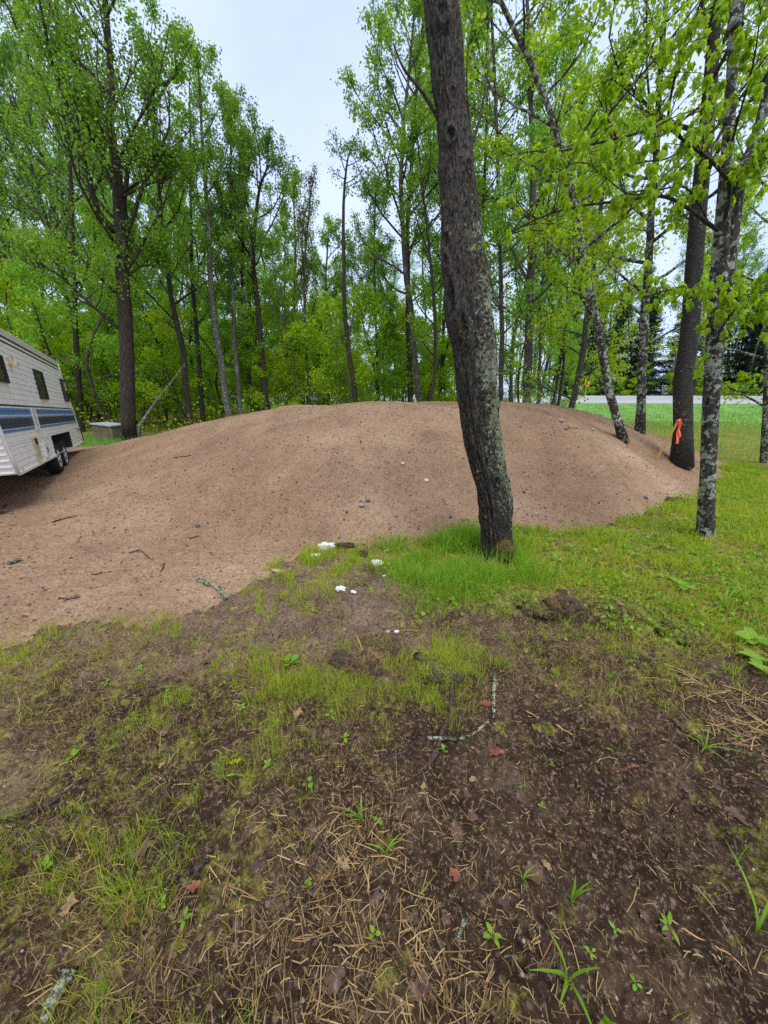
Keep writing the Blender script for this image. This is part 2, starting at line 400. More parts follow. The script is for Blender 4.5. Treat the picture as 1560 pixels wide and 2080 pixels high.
# turf zones on the ground, as world outlines
Z_LUSH = poly_w([(735, 1100), (960, 1072), (1165, 1068), (1310, 1050), (1425, 985), (1490, 940), (1900, 930), (1990, 1330), (1560, 1365), (1420, 1340), (1250, 1285), (1180, 1235), (1000, 1250), (860, 1245), (800, 1170)])
Z_TALL = poly_w([(740, 1105), (960, 1085), (1060, 1110), (1110, 1190), (960, 1250), (870, 1235), (800, 1160)])
Z_LEFT = poly_w([(-500, 1310), (80, 1285), (300, 1260), (480, 1290), (600, 1330), (760, 1420), (760, 1600), (600, 1680), (330, 1700), (120, 1640), (-500, 1600)])
Z_MID = poly_w([(545, 1345), (720, 1310), (950, 1320), (980, 1390), (900, 1440), (640, 1470), (540, 1420)])
Z_SCRAP = poly_w([(500, 1150), (640, 1110), (760, 1120), (740, 1200), (560, 1225)])
Z_BL = poly_w([(-500, 1760), (200, 1720), (340, 1830), (420, 2080), (420, 2500), (-500, 2500)])
Z_RIGHT = poly_w([(1000, 1280), (1250, 1290), (1460, 1360), (1440, 1420), (1200, 1400), (1020, 1390)])

xs = np.unique(np.concatenate([np.linspace(-400, -20, 16), np.linspace(-20, -5, 16), np.linspace(-5, -2.6, 50), np.linspace(-2.6, 2.8, 420), np.linspace(2.8, 5, 50), np.linspace(5, 20, 20), np.linspace(20, 400, 16)]))
ys = np.unique(np.concatenate([np.linspace(-60, -2, 10), np.linspace(-2, .3, 16), np.linspace(.3, 2.4, 220), np.linspace(2.4, 4.2, 120), np.linspace(4.2, 14, 55), np.linspace(14, 60, 24), np.linspace(60, 500, 14)]))
def sheet(xs, ys, fz):
    X, Y = np.meshgrid(xs, ys); Z = fz(X, Y); V = np.stack([X, Y, Z], -1).reshape(-1, 3)
    nx, ny = len(xs), len(ys); i = (np.arange(ny - 1)[:, None] * nx + np.arange(nx - 1)[None]).ravel()
    return V, np.stack([i, i + 1, i + nx + 1, i + nx], -1)
V, F = sheet(xs, ys, base_h)
mb = MB(); mb.add(V, F); me = mb.mesh('ground'); me.materials.append(M['ground'])
gx, gy = V[:, 0], V[:, 1]
nz = fbm(gx * 3.1, gy * 3.1, 71, 4)
green = np.zeros(len(V)); sandy = np.full(len(V), .25)
for poly, k in ((Z_LUSH, .95), (Z_LEFT, .36), (Z_MID, .45), (Z_SCRAP, .5), (Z_BL, .55), (Z_RIGHT, .5)):
    green = np.maximum(green, sum(soft_in(gx, gy, poly, .13, s_).astype(float) for s_ in range(6)) / 6 * k)
far = np.hypot(gx, gy - 3) > 11; green = np.where(far, .9, green)
green = np.maximum(green * np.clip(.35 + 1.1 * nz, 0, 1.2), .55 * np.clip((fbm(gx * 8 + 9, gy * 8, 73, 4) - .54) * 6, 0, 1))
wx, wy = to_px(gx, np.maximum(gy, .05), V[:, 2])
sandy += .75 * np.exp(-((wx - 300) / 620) ** 2) * np.clip((1420 - wy) / 120, 0, 1) + .6 * np.clip((120 - wx) / 200, 0, 1) * np.clip((1850 - wy) / 200, 0, 1)
sandy -= .25 * np.clip((wy - 1700) / 200, 0, 1)
ca = me.color_attributes.new('zone', 'FLOAT_COLOR', 'POINT')
ca.data.foreach_set('color', np.stack([np.clip(green, 0, 1), np.clip(sandy, 0, 1), 0 * green, 0 * green + 1], -1).ravel().astype(np.float32))
tag(link('ground', me), kind='structure')

mxs = np.unique(np.concatenate([np.linspace(-15, -5, 90), np.linspace(-5, 7, 460), np.linspace(7, 10, 40)]))
mys = np.unique(np.concatenate([np.linspace(1.6, 5.5, 230), np.linspace(5.5, 10, 130), np.linspace(10, 15.5, 26)]))
V, F = sheet(mxs, mys, lambda x, y: base_h(x, y) + mound_h(x, y))
hh = mound_h(V[:, 0], V[:, 1]); F = F[(hh[F] > -.03).any(1)]
mb = MB(); mb.add(V, F); tag(mb.build('dirt_mound', M['sand']), kind='structure')

# road behind the field, banked up towards its far side
road_c = np.array([(70, 22), (45, 29), (30, 33.5), (18, 37), (8, 41), (-4, 48), (-20, 62), (-45, 90)], float)
def smooth_line(P, n):
    P = np.asarray(P, float); t = np.linspace(0, len(P) - 1, n); out = []
    for d in range(P.shape[1]):
        i = np.clip(t.astype(int), 0, len(P) - 2); f = t - i
        p0 = P[np.maximum(i - 1, 0), d]; p1 = P[i, d]; p2 = P[i + 1, d]; p3 = P[np.minimum(i + 2, len(P) - 1), d]
        out.append(.5 * (2 * p1 + (p2 - p0) * f + (2 * p0 - 5 * p1 + 4 * p2 - p3) * f ** 2 + (3 * p1 - p0 - 3 * p2 + p3) * f ** 3))
    return np.stack(out, -1)
RC = smooth_line(road_c, 60)
RT = np.gradient(RC, axis=0); RT /= np.linalg.norm(RT, axis=1, keepdims=True); RN = np.stack([-RT[:, 1], RT[:, 0]], -1); RN *= -np.sign(RN[:, 1:2] + 1e-9) * -1
def road_strip(offs_z):
    rows = [np.column_stack([RC + RN * o, np.full(len(RC), z)]) for o, z in offs_z]
    V = np.stack(rows, 1); k = len(offs_z); V = V.reshape(-1, 3)
    i = (np.arange(len(RC) - 1)[:, None] * k + np.arange(k - 1)[None]).ravel()
    mb = MB(); mb.add(V, np.stack([i, i + 1, i + k + 1, i + k], -1)); return mb
Z0, Z1 = 1.0, 1.52
def rz(o): return Z0 + (Z1 - Z0) * (o + 5) / 10
M['asphalt'] = plain('asphalt', (.52, .52, .55), .35, .08, 3, .03, .7)  # wet-road sky glare is put into the colour: base far paler than asphalt
M['paint'] = plain('paint', (.75, .75, .73), .6, .1, 5)
M['paint_y'] = plain('paint_y', (.62, .45, .06), .6, .1, 5)
M['verge'] = plain('verge', (.15, .29, .055), .9, .35, 1.5, .4)
tag(road_strip([(-13.5, -.1), (-9, .38), (-5.2, Z0 - .03)]).build('road_verge', M['verge']), kind='structure')
tag(road_strip([(5.15, Z1 - .02), (8, 1.15), (12, .5), (40, -.1)]).build('far_verge', M['verge']), kind='structure')
road = tag(road_strip([(-5.2, Z0 - .02), (-5, rz(-5)), (5, rz(5)), (5.2, Z1 - .04)]).build('road', M['asphalt']), kind='structure')
for o in (-3.7, 3.7): road_strip([(o - .06, rz(o - .06) + .006), (o + .06, rz(o + .06) + .006)]).build('edge_line', M['paint'], road)
for o in (-.12, .12): road_strip([(o - .05, rz(o - .05) + .006), (o + .05, rz(o + .05) + .006)]).build('centre_line', M['paint_y'], road)

# ------------------------------------------------------------------ scatter helpers
def blades(n, P, H, W, rng, lean=.5, levels=2):
    """flat grass blades; P base (n,3)"""
    az = rng.uniform(0, 2 * np.pi, n); side = np.stack([np.cos(az), np.sin(az), 0 * az], -1)
    la = rng.uniform(0, 2 * np.pi, n); ln = np.abs(rng.normal(0, lean, n))
    ldir = np.stack([np.cos(la) * ln, np.sin(la) * ln, 0 * la], -1)
    vs = []; L = levels
    for k in range(L + 1):
        t = k / L; w = W * (1 - t) ** .7
        zc = H * t * (1 - .35 * np.minimum(ln, 1.4) * t)
        c = P + ldir * (H * t ** 1.8)[:, None] + np.stack([0 * zc, 0 * zc, zc], -1)
        if k < L: vs += [c - side * (w / 2)[:, None], c + side * (w / 2)[:, None]]
        else: vs += [c]
    m = 2 * L + 1; V = np.stack(vs, 1).reshape(-1, 3); b = np.arange(n)[:, None] * m
    T = []
    for k in range(L - 1): T += [[2 * k, 2 * k + 1, 2 * k + 3], [2 * k, 2 * k + 3, 2 * k + 2]]
    T += [[2 * L - 2, 2 * L - 1, 2 * L]]
    return V, (b[:, None] + np.array(T)[None]).reshape(-1, 3)

def scatter_poly(poly, n, rng):
    P = np.asarray(poly); lo, hi = P.min(0), P.max(0); out = []; c = 0
    lo = np.maximum(lo - .35, [-5, .25]); hi = np.minimum(hi + .35, [9, 10])
    while c < n:
        q = rng.uniform(lo, hi, (n * 2, 2)); q = q[soft_in(q[:, 0], q[:, 1], poly, .12, int(rng.integers(1 << 30)))]; out.append(q); c += len(q)
        if len(q) == 0: break
    return np.concatenate(out)[:n]

def leaf_quads(P, S, rng, droop=.6, asp=.75):
    """small folded leaves: base, two sides, tip"""
    n = len(P); az = rng.uniform(0, 2 * np.pi, n); el = rng.normal(-droop, .5, n)
    d = np.stack([np.cos(az) * np.cos(el), np.sin(az) * np.cos(el), np.sin(el)], -1)
    r = rng.normal(0, 1, (n, 3)); s = np.cross(d, r); s /= np.maximum(np.linalg.norm(s, axis=1, keepdims=True), 1e-6)
    nn = np.cross(s, d); S = S[:, None]
    m = P + d * S * .42 + nn * S * .12
    V = np.stack([P, m + s * S * asp / 2, P + d * S, m - s * S * asp / 2], 1).reshape(-1, 3)
    b = np.arange(n)[:, None] * 4
    return V, np.concatenate([b + np.array([[0, 1, 2]]), b + np.array([[0, 2, 3]])], 0)

# ------------------------------------------------------------------ tree generator
def grow(rng, path, r0, cs=.3, limbs=14, llen=3.0, up=.6, sub=5, twig=4, lpt=22, lsize=.11, jit=.10, rtip=.02, droop=.6, sides=9, shape='oval', wood=True, rpow=.8, side_bias=None):
    """path: trunk polyline; returns (wood MB, leaf MB)"""
    P = smooth_line(path, 14); n = len(P)
    P[1:-1] += rng.normal(0, r0 * .12, (n - 2, 3)) * np.array([1, 1, 0])
    tt = np.linspace(0, 1, n); R = rtip + (r0 - rtip) * (1 - tt) ** rpow
    R[0] *= 1.28
    w = MB(); tube(w, P, R, sides)
    H = np.linalg.norm(P[-1] - P[0])
    L = []; az0 = rng.uniform(0, 6.28)
    for i in range(limbs):
        t = cs + (1 - cs) * ((i + rng.uniform(.1, .9)) / limbs) ** .9; t = min(t, .985)
        o = np.array([np.interp(t, tt, P[:, k]) for k in range(3)]); ro = np.interp(t, tt, R)
        q = (t - cs) / (1 - cs)
        if shape == 'oval': ll = llen * (.45 + 1.0 * math.sin(math.pi * min(1, q * .8 + .22))) * .75
        elif shape == 'up': ll = llen * (1.05 - .75 * q)
        else: ll = llen * (1.1 - .95 * q)
        ll *= rng.uniform(.7, 1.2)
        az = az0 + i * 2.4 + rng.normal(0, .3)
        if side_bias is not None and rng.random() < .6: az = side_bias + rng.normal(0, .6)
        el = up * rng.uniform(.6, 1.25) + .35 * q
        pts = [o]; e = el; a = az
        for k in range(5):
            pts.append(pts[-1] + ll / 5 * np.array([math.cos(a) * math.cos(e), math.sin(a) * math.cos(e), math.sin(e)]))
            e += rng.normal(.07 if shape != 'flat' else -.05, .12); a += rng.normal(0, .16)
        pts = np.array(pts); rl = min(ro * .55, .012 * ll + .012)
        if wood: tube(w, pts, np.linspace(rl, rl * .25, 6), 5, False)
        for j in range(sub):
            f = .25 + .75 * (j + rng.random()) / sub; k = min(int(f * 5), 4); so = pts[k] + (pts[k + 1] - pts[k]) * (f * 5 - k)
            d = pts[k + 1] - pts[k]; d /= np.linalg.norm(d); d = d + rng.normal(0, .55, 3) + np.array([0, 0, .25 if shape != 'flat' else -.05]); d /= np.linalg.norm(d)
            sl = ll * .38 * rng.uniform(.6, 1.2) * (1.1 - .4 * f)
            d2 = d + np.array([0, 0, .3 if shape == 'up' else .05]); sp = np.array([so, so + d * sl * .5, so + (d + d2) * .5 * sl])
            rs = rl * .4
            if wood: tube(w, sp, [rs, rs * .7, rs * .35], 4, False)
            for m in range(twig):
                g = .3 + .7 * rng.random(); to = sp[0] + (sp[2] - sp[0]) * g
                td = d + rng.normal(0, .7, 3); td /= np.linalg.norm(td); tl = sl * .5 * rng.uniform(.6, 1.2)
                te = to + td * tl
                if wood: tube(w, [to, (to + te) / 2 + rng.normal(0, .02, 3), te], [rs * .45, rs * .35, rs * .2], 3, False)
                u = rng.random(lpt) ** .8
                L.append(to + (te - to) * u[:, None] * 1.05 + rng.normal(0, jit, (lpt, 3)))
    lm = MB()
    if L and lpt:
        L = np.concatenate(L); lm.add(*leaf_quads(L, lsize * rng.uniform(.6, 1.25, len(L)), rng, droop))
    return w, lm

def tree(name, label, base, path, r0, bk, lf, seed, group=None, cat='tree', lname='crown', **kw):
    rng = np.random.default_rng(seed); base = np.asarray(base, float)
    rel = np.asarray(path, float) - base
    w, lm = grow(rng, rel, r0, **kw)
    e = empty(name, base, label, cat, group)
    w.build('trunk', M[bk], e)
    if lm.n: lm.build(lname, M[lf], e, smooth=False)
    return e

def copy_tree(src, loc, rz_, sc, label=None, group=None):
    e = src.copy(); COL.objects.link(e); e.location = loc; e.rotation_euler = (0, 0, rz_); e.scale = (sc[0], sc[0], sc[1])
    for ch in src.children:
        c = ch.copy(); COL.objects.link(c); c.parent = e
    if label: e['label'] = label
    if group: e['group'] = group
    return e
# ------------------------------------------------------------------ the leaning trunk in the foreground
edges = [(1150, 984, 1046), (1100, 978, 1041), (1050, 974, 1040), (1007, 970, 1039), (960, 958, 1031), (911, 946, 1020), (860, 938, 1013), (810, 931, 1011), (760, 924, 1008), (709, 918, 1008), (660, 905, 1005), (620, 899, 1000), (580, 900, 997), (540, 893, 994), (490, 893, 985), (440, 894, 979), (390, 893, 971), (346, 888, 965), (300, 891, 962), (260, 887, 956), (230, 888, 950), (190, 879, 946), (150, 875, 945), (115, 873, 943), (60, 864, 939), (0, 858, 930), (-120, 842, 905)]
TD = 3.66
tz, tx, tr = [], [], []
for y, xl, xr in edges:
    a, b = plane_pt(xl, y, TD), plane_pt(xr, y, TD); tz.append((a[2] + b[2]) / 2); tx.append((a[0] + b[0]) / 2); tr.append((b[0] - a[0]) / 2 * .95)
tz, tx, tr = map(np.array, (tz, tx, tr))
ZB = float(surf(tx[0], TD)) - .12
zz = np.concatenate([np.linspace(ZB, tz[-1], 430), np.linspace(tz[-1], 11.0, 60)[1:]])
cx = np.interp(zz, tz, tx); rr = np.interp(zz, tz, tr)
top = zz > tz[-1]; u = (zz - tz[-1]) / (11 - tz[-1])
cx = np.where(top, tx[-1] - .35 * u * 2.2, cx); rr = np.where(top, tr[-1] * (1 - u) + .03 * u, rr)
k = np.exp(-((np.arange(-9, 10)) / 4.) ** 2); k /= k.sum()
sm = lambda a: np.convolve(np.pad(a, 9, 'edge'), k, 'valid'); cx, rr = sm(cx), sm(rr)
rr = rr * (1 + .35 * np.exp(-np.maximum(zz - ZB - .05, 0) / .10))
NS = 130; an = np.arange(NS) * 2 * np.pi / NS          # angle 0 faces the camera (-Y), +pi/2 is +X
A, Z = np.meshgrid(an, zz)
sa = np.abs(((A + np.pi) % (2 * np.pi)) - np.pi)
rg = np.abs(fbm(np.cos(A) * 6.5 + 20, np.sin(A) * 6.5 + Z * .9, 51, 3) - .5) * 2
fis = np.abs(fbm(np.cos(A) * 13 + 50 + .3 * np.sin(Z * 5), np.sin(A) * 13 + Z * 1.5, 57, 3) - .5) * 2
low = np.clip((2.9 - Z) / 1.2, .25, 1)
disp = low * (.026 * np.minimum(rg * 2.2, 1) + .022 * np.minimum(fis * 2.8, 1) - .030) + .02 * (fbm(np.cos(A) * 1.6 + 3, np.sin(A) * 1.6 + Z * 1.4, 61, 3) - .5) + .006 * (fbm(A * 14, Z * 40, 63, 2) - .5)
def knot(px, py, w, h, rim, pit, sx=.55):
    p = plane_pt(px, py, TD); c = np.interp(p[2], zz, cx); r = np.interp(p[2], zz, rr); a0 = math.asin(np.clip((p[0] - c) / r, -.95, .95))
    da = (A - a0 + np.pi) % (2 * np.pi) - np.pi; q = np.sqrt((da * r / w) ** 2 + ((Z - p[2]) / h) ** 2)
    return rim * np.exp(-((q - 1) / .4) ** 2) - pit * np.exp(-(q / .7) ** 2)
for kn in ((912, 612, .05, .17, .030, .055), (935, 668, .04, .12, .018, .02), (1002, 972, .022, .05, .016, .02), (985, 818, .03, .04, .018, .02), (1004, 818, .02, .05, .02, 0), (905, 500, .04, .07, .032, .0), (912, 295, .035, .05, .028, .012), (945, 355, .02, .05, .018, .006), (882, 230, .03, .05, .012, .0), (915, 205, .012, .02, .010, .012), (995, 590, .02, .06, .02, .0), (895, 60, .04, .06, .02, .0), (955, 520, .02, .3, .0, .018), (905, 540, .03, .05, .03, 0)):
    disp = disp + knot(*kn)
Rm = rr[:, None] + disp
V = np.stack([cx[:, None] + Rm * np.sin(A), TD - Rm * np.cos(A) * .95, Z], -1).reshape(-1, 3)
i = np.arange(len(zz) - 1)[:, None] * NS; j = np.arange(NS)[None]; kk = (j + 1) % NS
F = np.stack([i + j, i + kk, i + NS + kk, i + NS + j], -1).reshape(-1, 4)
main_base = np.array([tx[0], TD, ZB + .1])
V -= main_base
lich = np.clip(np.sin(A) * .11 - .035, -.3, .045) + .06 * np.exp(-((Z - 1.5) / .8) ** 2) - .14 * np.clip((Z - 3.0) / .6, 0, 1) - .10 * np.clip((.35 - Z) / .3, 0, 1)
lich = np.where((np.sin(A) < -.2) & (Z < 2.1), -.35, lich)
mtree = empty('leaning_tree', main_base, 'thick leaning tree trunk with cracked lichen-spotted bark in front of the mound', 'tree')
mb = MB(); mb.add(V, F, lich.ravel()); mb.build('trunk', M['bark_main'], mtree, att=True)
# mossy root knob at its foot
rng = np.random.default_rng(5)
kv, kf = ICO4; d = .03 * (fbm(kv[:, 0] * 3 + 9, kv[:, 1] * 3 + kv[:, 2] * 4, 5, 4) - .5) * 6
p = plane_pt(1022, 1118, TD - .12) - main_base
mb = MB(); mb.add(kv * np.array([.10, .10, .15]) * (1 + d[:, None] * 3.2) + p, kf)
M['knob_moss'] = leafmat('knob_moss', [(.0, (.05, .035, .012)), (.6, (.13, .10, .02)), (1., (.22, .20, .03))], .2)
M['moss_knob'] = plain('moss_knob', (.10, .075, .018), .95, .6, 22, .8)
knob = mb.build('root_knob', M['moss_knob'], mtree)
KNOB = (p, np.array([.105, .10, .155]))
# its crown, above the frame, and a few thin shoots
w, lm = MB(), MB(); Ls = []
shoots = [((892, 245), (860, 190), (820, 140), (800, 90)), ((885, 350), (866, 320), (850, 260)), ((945, 335), (975, 240), (990, 150), (998, 110)), ((955, 260), (948, 180), (952, 90), (970, 0)), ((995, 585), (1080, 510), (1130, 420), (1140, 330))]
for q, s in enumerate(shoots):
    dy = -.02 + .12 * (q % 3); pts = np.array([plane_pt(x, y, TD + dy * 3 * (m / len(s)) ) for m, (x, y) in enumerate(s)]) - main_base
    pts = smooth_line(pts, 10); r = .016 if q in (0, 2) else .008
    tube(w, pts, np.linspace(r, r * .3, 10), 6, False)
w.build('side_shoot', M['bark_dark'], mtree)
rng = np.random.default_rng(77); w, lm = grow(rng, np.array([(np.interp(z_, zz, cx), TD, z_) for z_ in (5.0, 7.0, 9.0, 11.0)]) - main_base, .1, cs=.35, limbs=8, llen=1.8, up=.9, lpt=5, lsize=.10)
w.build('limb', M['bark_dark'], mtree); lm.build('crown', M['leaf_mid'], mtree, smooth=False)

# ------------------------------------------------------------------ named trees of the wood edge
def px_path(pts, Y, zbase=None, lift=0):
    P = np.array([plane_pt(x, y, Y if not isinstance(Y, (list, tuple)) else Y[i]) for i, (x, y) in enumerate(pts)])
    return P
def edge_tree(name, label, pts, Y, wpx, bk, lf, seed, extra_top=0, **kw):
    """pts from the foot upwards in photo pixels; the foot is carried down to the ground"""
    P = px_path(pts, Y); Yb = P[0][1]
    d = P[0] - P[1]; d /= abs(d[2]); g = float(surf(P[0][0], Yb))
    base = P[0] + d * max(P[0][2] - g, 0); base[2] = float(surf(base[0], base[1])) - .05
    if P[0][2] < g + .05: P = P[1:] if len(P) > 2 else P
    if extra_top: P = np.vstack([P, P[-1] + (P[-1] - P[-2]) / np.linalg.norm(P[-1] - P[-2]) * extra_top])
    P = np.vstack([base, P])
    r0 = wpx / 2 / FPX * Yb * .97
    return tree(name, label, base, P, r0, bk, lf, seed, **kw)

edge_tree('maple_tree', 'big dark forked tree standing beside the rear of the camper', [(263, 884), (258, 700), (250, 560), (246, 470), (236, 330), (228, 200), (215, 60)], 13.6, 30, 'bark_dark', 'leaf_mid', 1, 3.5, cs=.30, limbs=22, llen=5.0, up=.75, sub=6, twig=4, lpt=17, lsize=.085, shape='up', jit=.17)
# its heavy side limb on the left
mt = bpy.data.objects['maple_tree']
for q, s in enumerate([((235, 470), (205, 440), (188, 400), (170, 320), (140, 230), (105, 120), (80, 0)), ((240, 395), (205, 330), (175, 240), (150, 120), (135, 0)), ((246, 480), (254, 390), (262, 330), (300, 240), (345, 160), (390, 90)), ((250, 400), (300, 375), (350, 360)), ((246, 672), (215, 645), (175, 610), (120, 560), (60, 525)), ((262, 560), (290, 540), (330, 545))]):
    w, lm = MB(), MB()
    P = np.array([plane_pt(x, y, 13.6 + (.3 if q != 2 else -.4) * m * (1 if q % 2 else -1)) for m, (x, y) in enumerate(s)]) - np.array(mt.location)
    P = smooth_line(P, 14); r = [.13, .10, .10, .05, .06, .04][q]; tube(w, P, np.linspace(r, .015, 14), 7, False)
    rng = np.random.default_rng(100 + q); w2, lm = grow(rng, P, r * .8, cs=.3, limbs=11, llen=1.7, up=.7, sub=5, twig=4, lpt=17, lsize=.085, shape='up', jit=.15)
    w2.build('limb', M['bark_dark'], mt); lm.build('crown', M['leaf_mid'], mt, smooth=False)

E = edge_tree
E('maple_tree', 'dark straight trunk rising right behind the camper roof', [(165, 850), (155, 700), (150, 560), (140, 300), (120, 60)], 17.5, 12, 'bark_dark', 'leaf_mid', 2, 2, cs=.35, limbs=14, llen=3.6, lpt=19, lsize=0.104)
E('maple_tree', 'slim trunk leaning left just right of the fallen pole', [(386, 845), (366, 690), (345, 590), (330, 470), (318, 300)], 16.0, 14, 'bark_dark', 'leaf_spring', 3, 3, cs=.35, limbs=15, llen=3.0, lpt=22, lsize=0.092, shape='up')
E('maple_tree', 'slim dark trunk behind the mound beside the leaning one', [(412, 838), (400, 690), (390, 560), (388, 420)], 18.0, 11, 'bark_dark', 'leaf_spring', 4, 4, cs=.35, limbs=14, llen=2.8, lpt=22, lsize=0.096, shape='up')
E('aspen_tree', 'pale lichen-grey trunk leaning left at the mound\'s left shoulder', [(462, 830), (436, 650), (425, 500), (415, 330)], 17.0, 15, 'bark_pale', 'leaf_mid', 5, 3, cs=.4, limbs=16, llen=2.8, lpt=24, lsize=0.085, shape='up')
E('aspen_tree', 'pale upright trunk with whitish bark near the mound\'s left shoulder', [(487, 826), (476, 690), (472, 560), (468, 380), (470, 225)], 18.0, 11, 'bark_pale', 'leaf_mid', 6, 0, cs=.35, limbs=18, llen=2.7, up=.95, lpt=27, lsize=0.081, shape='up')
E('oak_tree', 'thin dark trunk between the pale trunks and the forked tree', [(511, 822), (494, 600), (495, 440), (510, 300)], 19.0, 9, 'bark_dark', 'leaf_mid', 7, 0, cs=.4, limbs=16, llen=2.4, up=.95, lpt=24, lsize=0.081, shape='up')
E('oak_tree', 'dark tree forking above the left half of the mound', [(540, 820), (520, 600), (514, 520), (525, 400), (545, 330)], 18.5, 14, 'bark_dark', 'leaf_dark', 8, 0, cs=.42, limbs=16, llen=3.0, lpt=24, lsize=0.089)
E('aspen_tree', 'thin whitish sapling trunk above the left half of the mound', [(590, 818), (582, 700), (578, 600), (580, 460)], 20.0, 6, 'bark_pale', 'leaf_spring', 9, 0, cs=.3, limbs=12, llen=1.7, lpt=16, lsize=0.089)
E('oak_tree', 'narrow grey trunk left of the sparse reddish tree', [(604, 818), (598, 640), (600, 500), (595, 380)], 23.0, 8, 'bark_grey', 'leaf_mid', 10, 0, cs=.4, limbs=13, llen=2.4, lpt=22, lsize=0.096)
E('budding_tree', 'sparse tree with reddish buds at the foot of the sky gap', [(628, 818), (619, 640), (620, 520), (632, 380)], 19.0, 7, 'bark_grey', 'leaf_bud', 11, 0, cs=.4, limbs=20, llen=2.0, up=1.0, sub=6, twig=4, lpt=7, lsize=0.063, shape='up')
E('oak_tree', 'dark narrow trunk right under the sky gap', [(667, 818), (664, 660), (662, 560), (668, 470)], 21.0, 8, 'bark_dark', 'leaf_spring', 12, 0, cs=.35, limbs=12, llen=1.9, lpt=18, lsize=0.096)
E('dead_tree', 'tall bare pole of a tree with a broken crooked top against the sky', [(722, 816), (705, 690), (698, 560), (697, 430), (702, 345), (713, 303)], 17.0, 12, 'bark_dark', 'leaf_dark', 13, 0, cs=.74, limbs=8, llen=.9, up=.3, lpt=4, lsize=0.074, rpow=1.0)
E('oak_tree', 'slim dark trunk between the bare pole and the pale-topped birch', [(768, 816), (764, 660), (760, 520), (762, 400)], 22.0, 6, 'bark_dark', 'leaf_dark', 14, 0, cs=.4, limbs=14, llen=2.2, lpt=22, lsize=0.096)
E('birch_tree', 'crooked tree with a pale birch stem left of the thick leaning trunk', [(852, 814), (835, 640), (822, 540), (815, 400), (818, 280), (830, 150)], 16.0, 13, 'bark_grey', 'leaf_mid', 15, 2, cs=.38, limbs=20, llen=2.9, up=.6, lpt=27, lsize=0.092)
E('oak_tree', 'dark trunk close behind the pale birch stem', [(833, 814), (830, 660), (828, 500), (836, 330), (850, 140)], 19.0, 13, 'bark_dark', 'leaf_dark', 16, 2, cs=.35, limbs=20, llen=3.3, lpt=27, lsize=0.096)
E('oak_tree', 'short dark leaning trunk peeping out left of the thick leaning trunk', [(874, 812), (885, 740), (880, 600), (862, 420)], 15.0, 9, 'bark_dark', 'leaf_mid', 17, 2, cs=.35, limbs=14, llen=2.2, lpt=22, lsize=0.089)
E('maple_tree', 'slender upright trunk just right of the thick leaning trunk', [(1018, 814), (1018, 660), (1016, 500), (1010, 300), (1000, 60)], 14.0, 11, 'bark_grey', 'leaf_spring', 18, 2, cs=.3, limbs=17, llen=2.6, lpt=23, lsize=0.089)
E('maple_tree', 'stout grey-brown trunk standing on the mound\'s right-hand crest', [(1070, 818), (1074, 660), (1078, 500), (1082, 330), (1075, 120)], 13.6, 19, 'bark_grey', 'leaf_mid', 19, 3, cs=.3, limbs=18, llen=3.2, lpt=22, lsize=0.089)
E('oak_tree', 'dark purplish trunk high behind the thick leaning trunk', [(968, 812), (975, 600), (982, 404), (991, 87)], 17.0, 10, 'bark_dark', 'leaf_mid', 20, 4, cs=.45, limbs=16, llen=3.0, lpt=23, lsize=0.096)
E('maple_tree', 'thin trunk between the stout crest tree and the road', [(1094, 808), (1100, 640), (1108, 480), (1130, 260)], 16.0, 7, 'bark_grey', 'leaf_spring', 21, 2, cs=.25, limbs=16, llen=2.4, lpt=22, lsize=0.089)
E('maple_tree', 'short dark trunk leaning right in front of the road', [(1160, 832), (1180, 740), (1192, 640), (1215, 480), (1230, 300)], 11.5, 14, 'bark_grey', 'leaf_lime', 22, 1, cs=.2, limbs=22, llen=2.2, lpt=19, lsize=0.081, shape='flat', up=.35)
E('maple_tree', 'lichen-flecked trunk leaning left, rooted in the mound\'s right slope', [(1262, 928), (1240, 800), (1212, 660), (1180, 500), (1160, 380), (1110, 200), (1015, 0)], 7.55, 17, 'bark_lichen', 'leaf_lime', 23, 1.5, cs=.28, limbs=20, llen=1.8, lpt=20, lsize=0.070, up=.45, jit=.07)
E('maple_tree', 'speckled trunk behind the mound\'s right shoulder, left of the stake', [(1297, 893), (1304, 740), (1312, 600), (1322, 440), (1335, 260), (1352, 0)], 8.9, 17, 'bark_lichen', 'leaf_lime', 24, 2, cs=.2, limbs=22, llen=2.1, lpt=20, lsize=0.074, up=.4, jit=.08)
E('aspen_tree', 'thick dark trunk with finely ringed bark beside the stake with orange ribbon', [(1384, 948), (1392, 760), (1402, 600), (1418, 430), (1440, 200), (1460, 0)], 7.6, 35, 'bark_ring', 'leaf_mid', 25, 3, cs=.45, limbs=12, llen=2.0, lpt=19, lsize=0.081, rpow=.6)
E('maple_tree', 'narrow lichened trunk cut by the right edge of the photo', [(1551, 932), (1556, 820), (1562, 640), (1572, 420), (1590, 160)], 9.3, 14, 'bark_lichen', 'leaf_lime', 26, 2, cs=.2, limbs=18, llen=2.0, lpt=20, lsize=0.074, up=.4)
E('birch_tree', 'slim white birch stem beyond the road at the right', [(1480, 770), (1481, 660), (1490, 520), (1500, 380)], 46.0, 6, 'bark_birch', 'leaf_spring', 27, 2, cs=.35, limbs=12, llen=3.5, lpt=24, lsize=0.178)

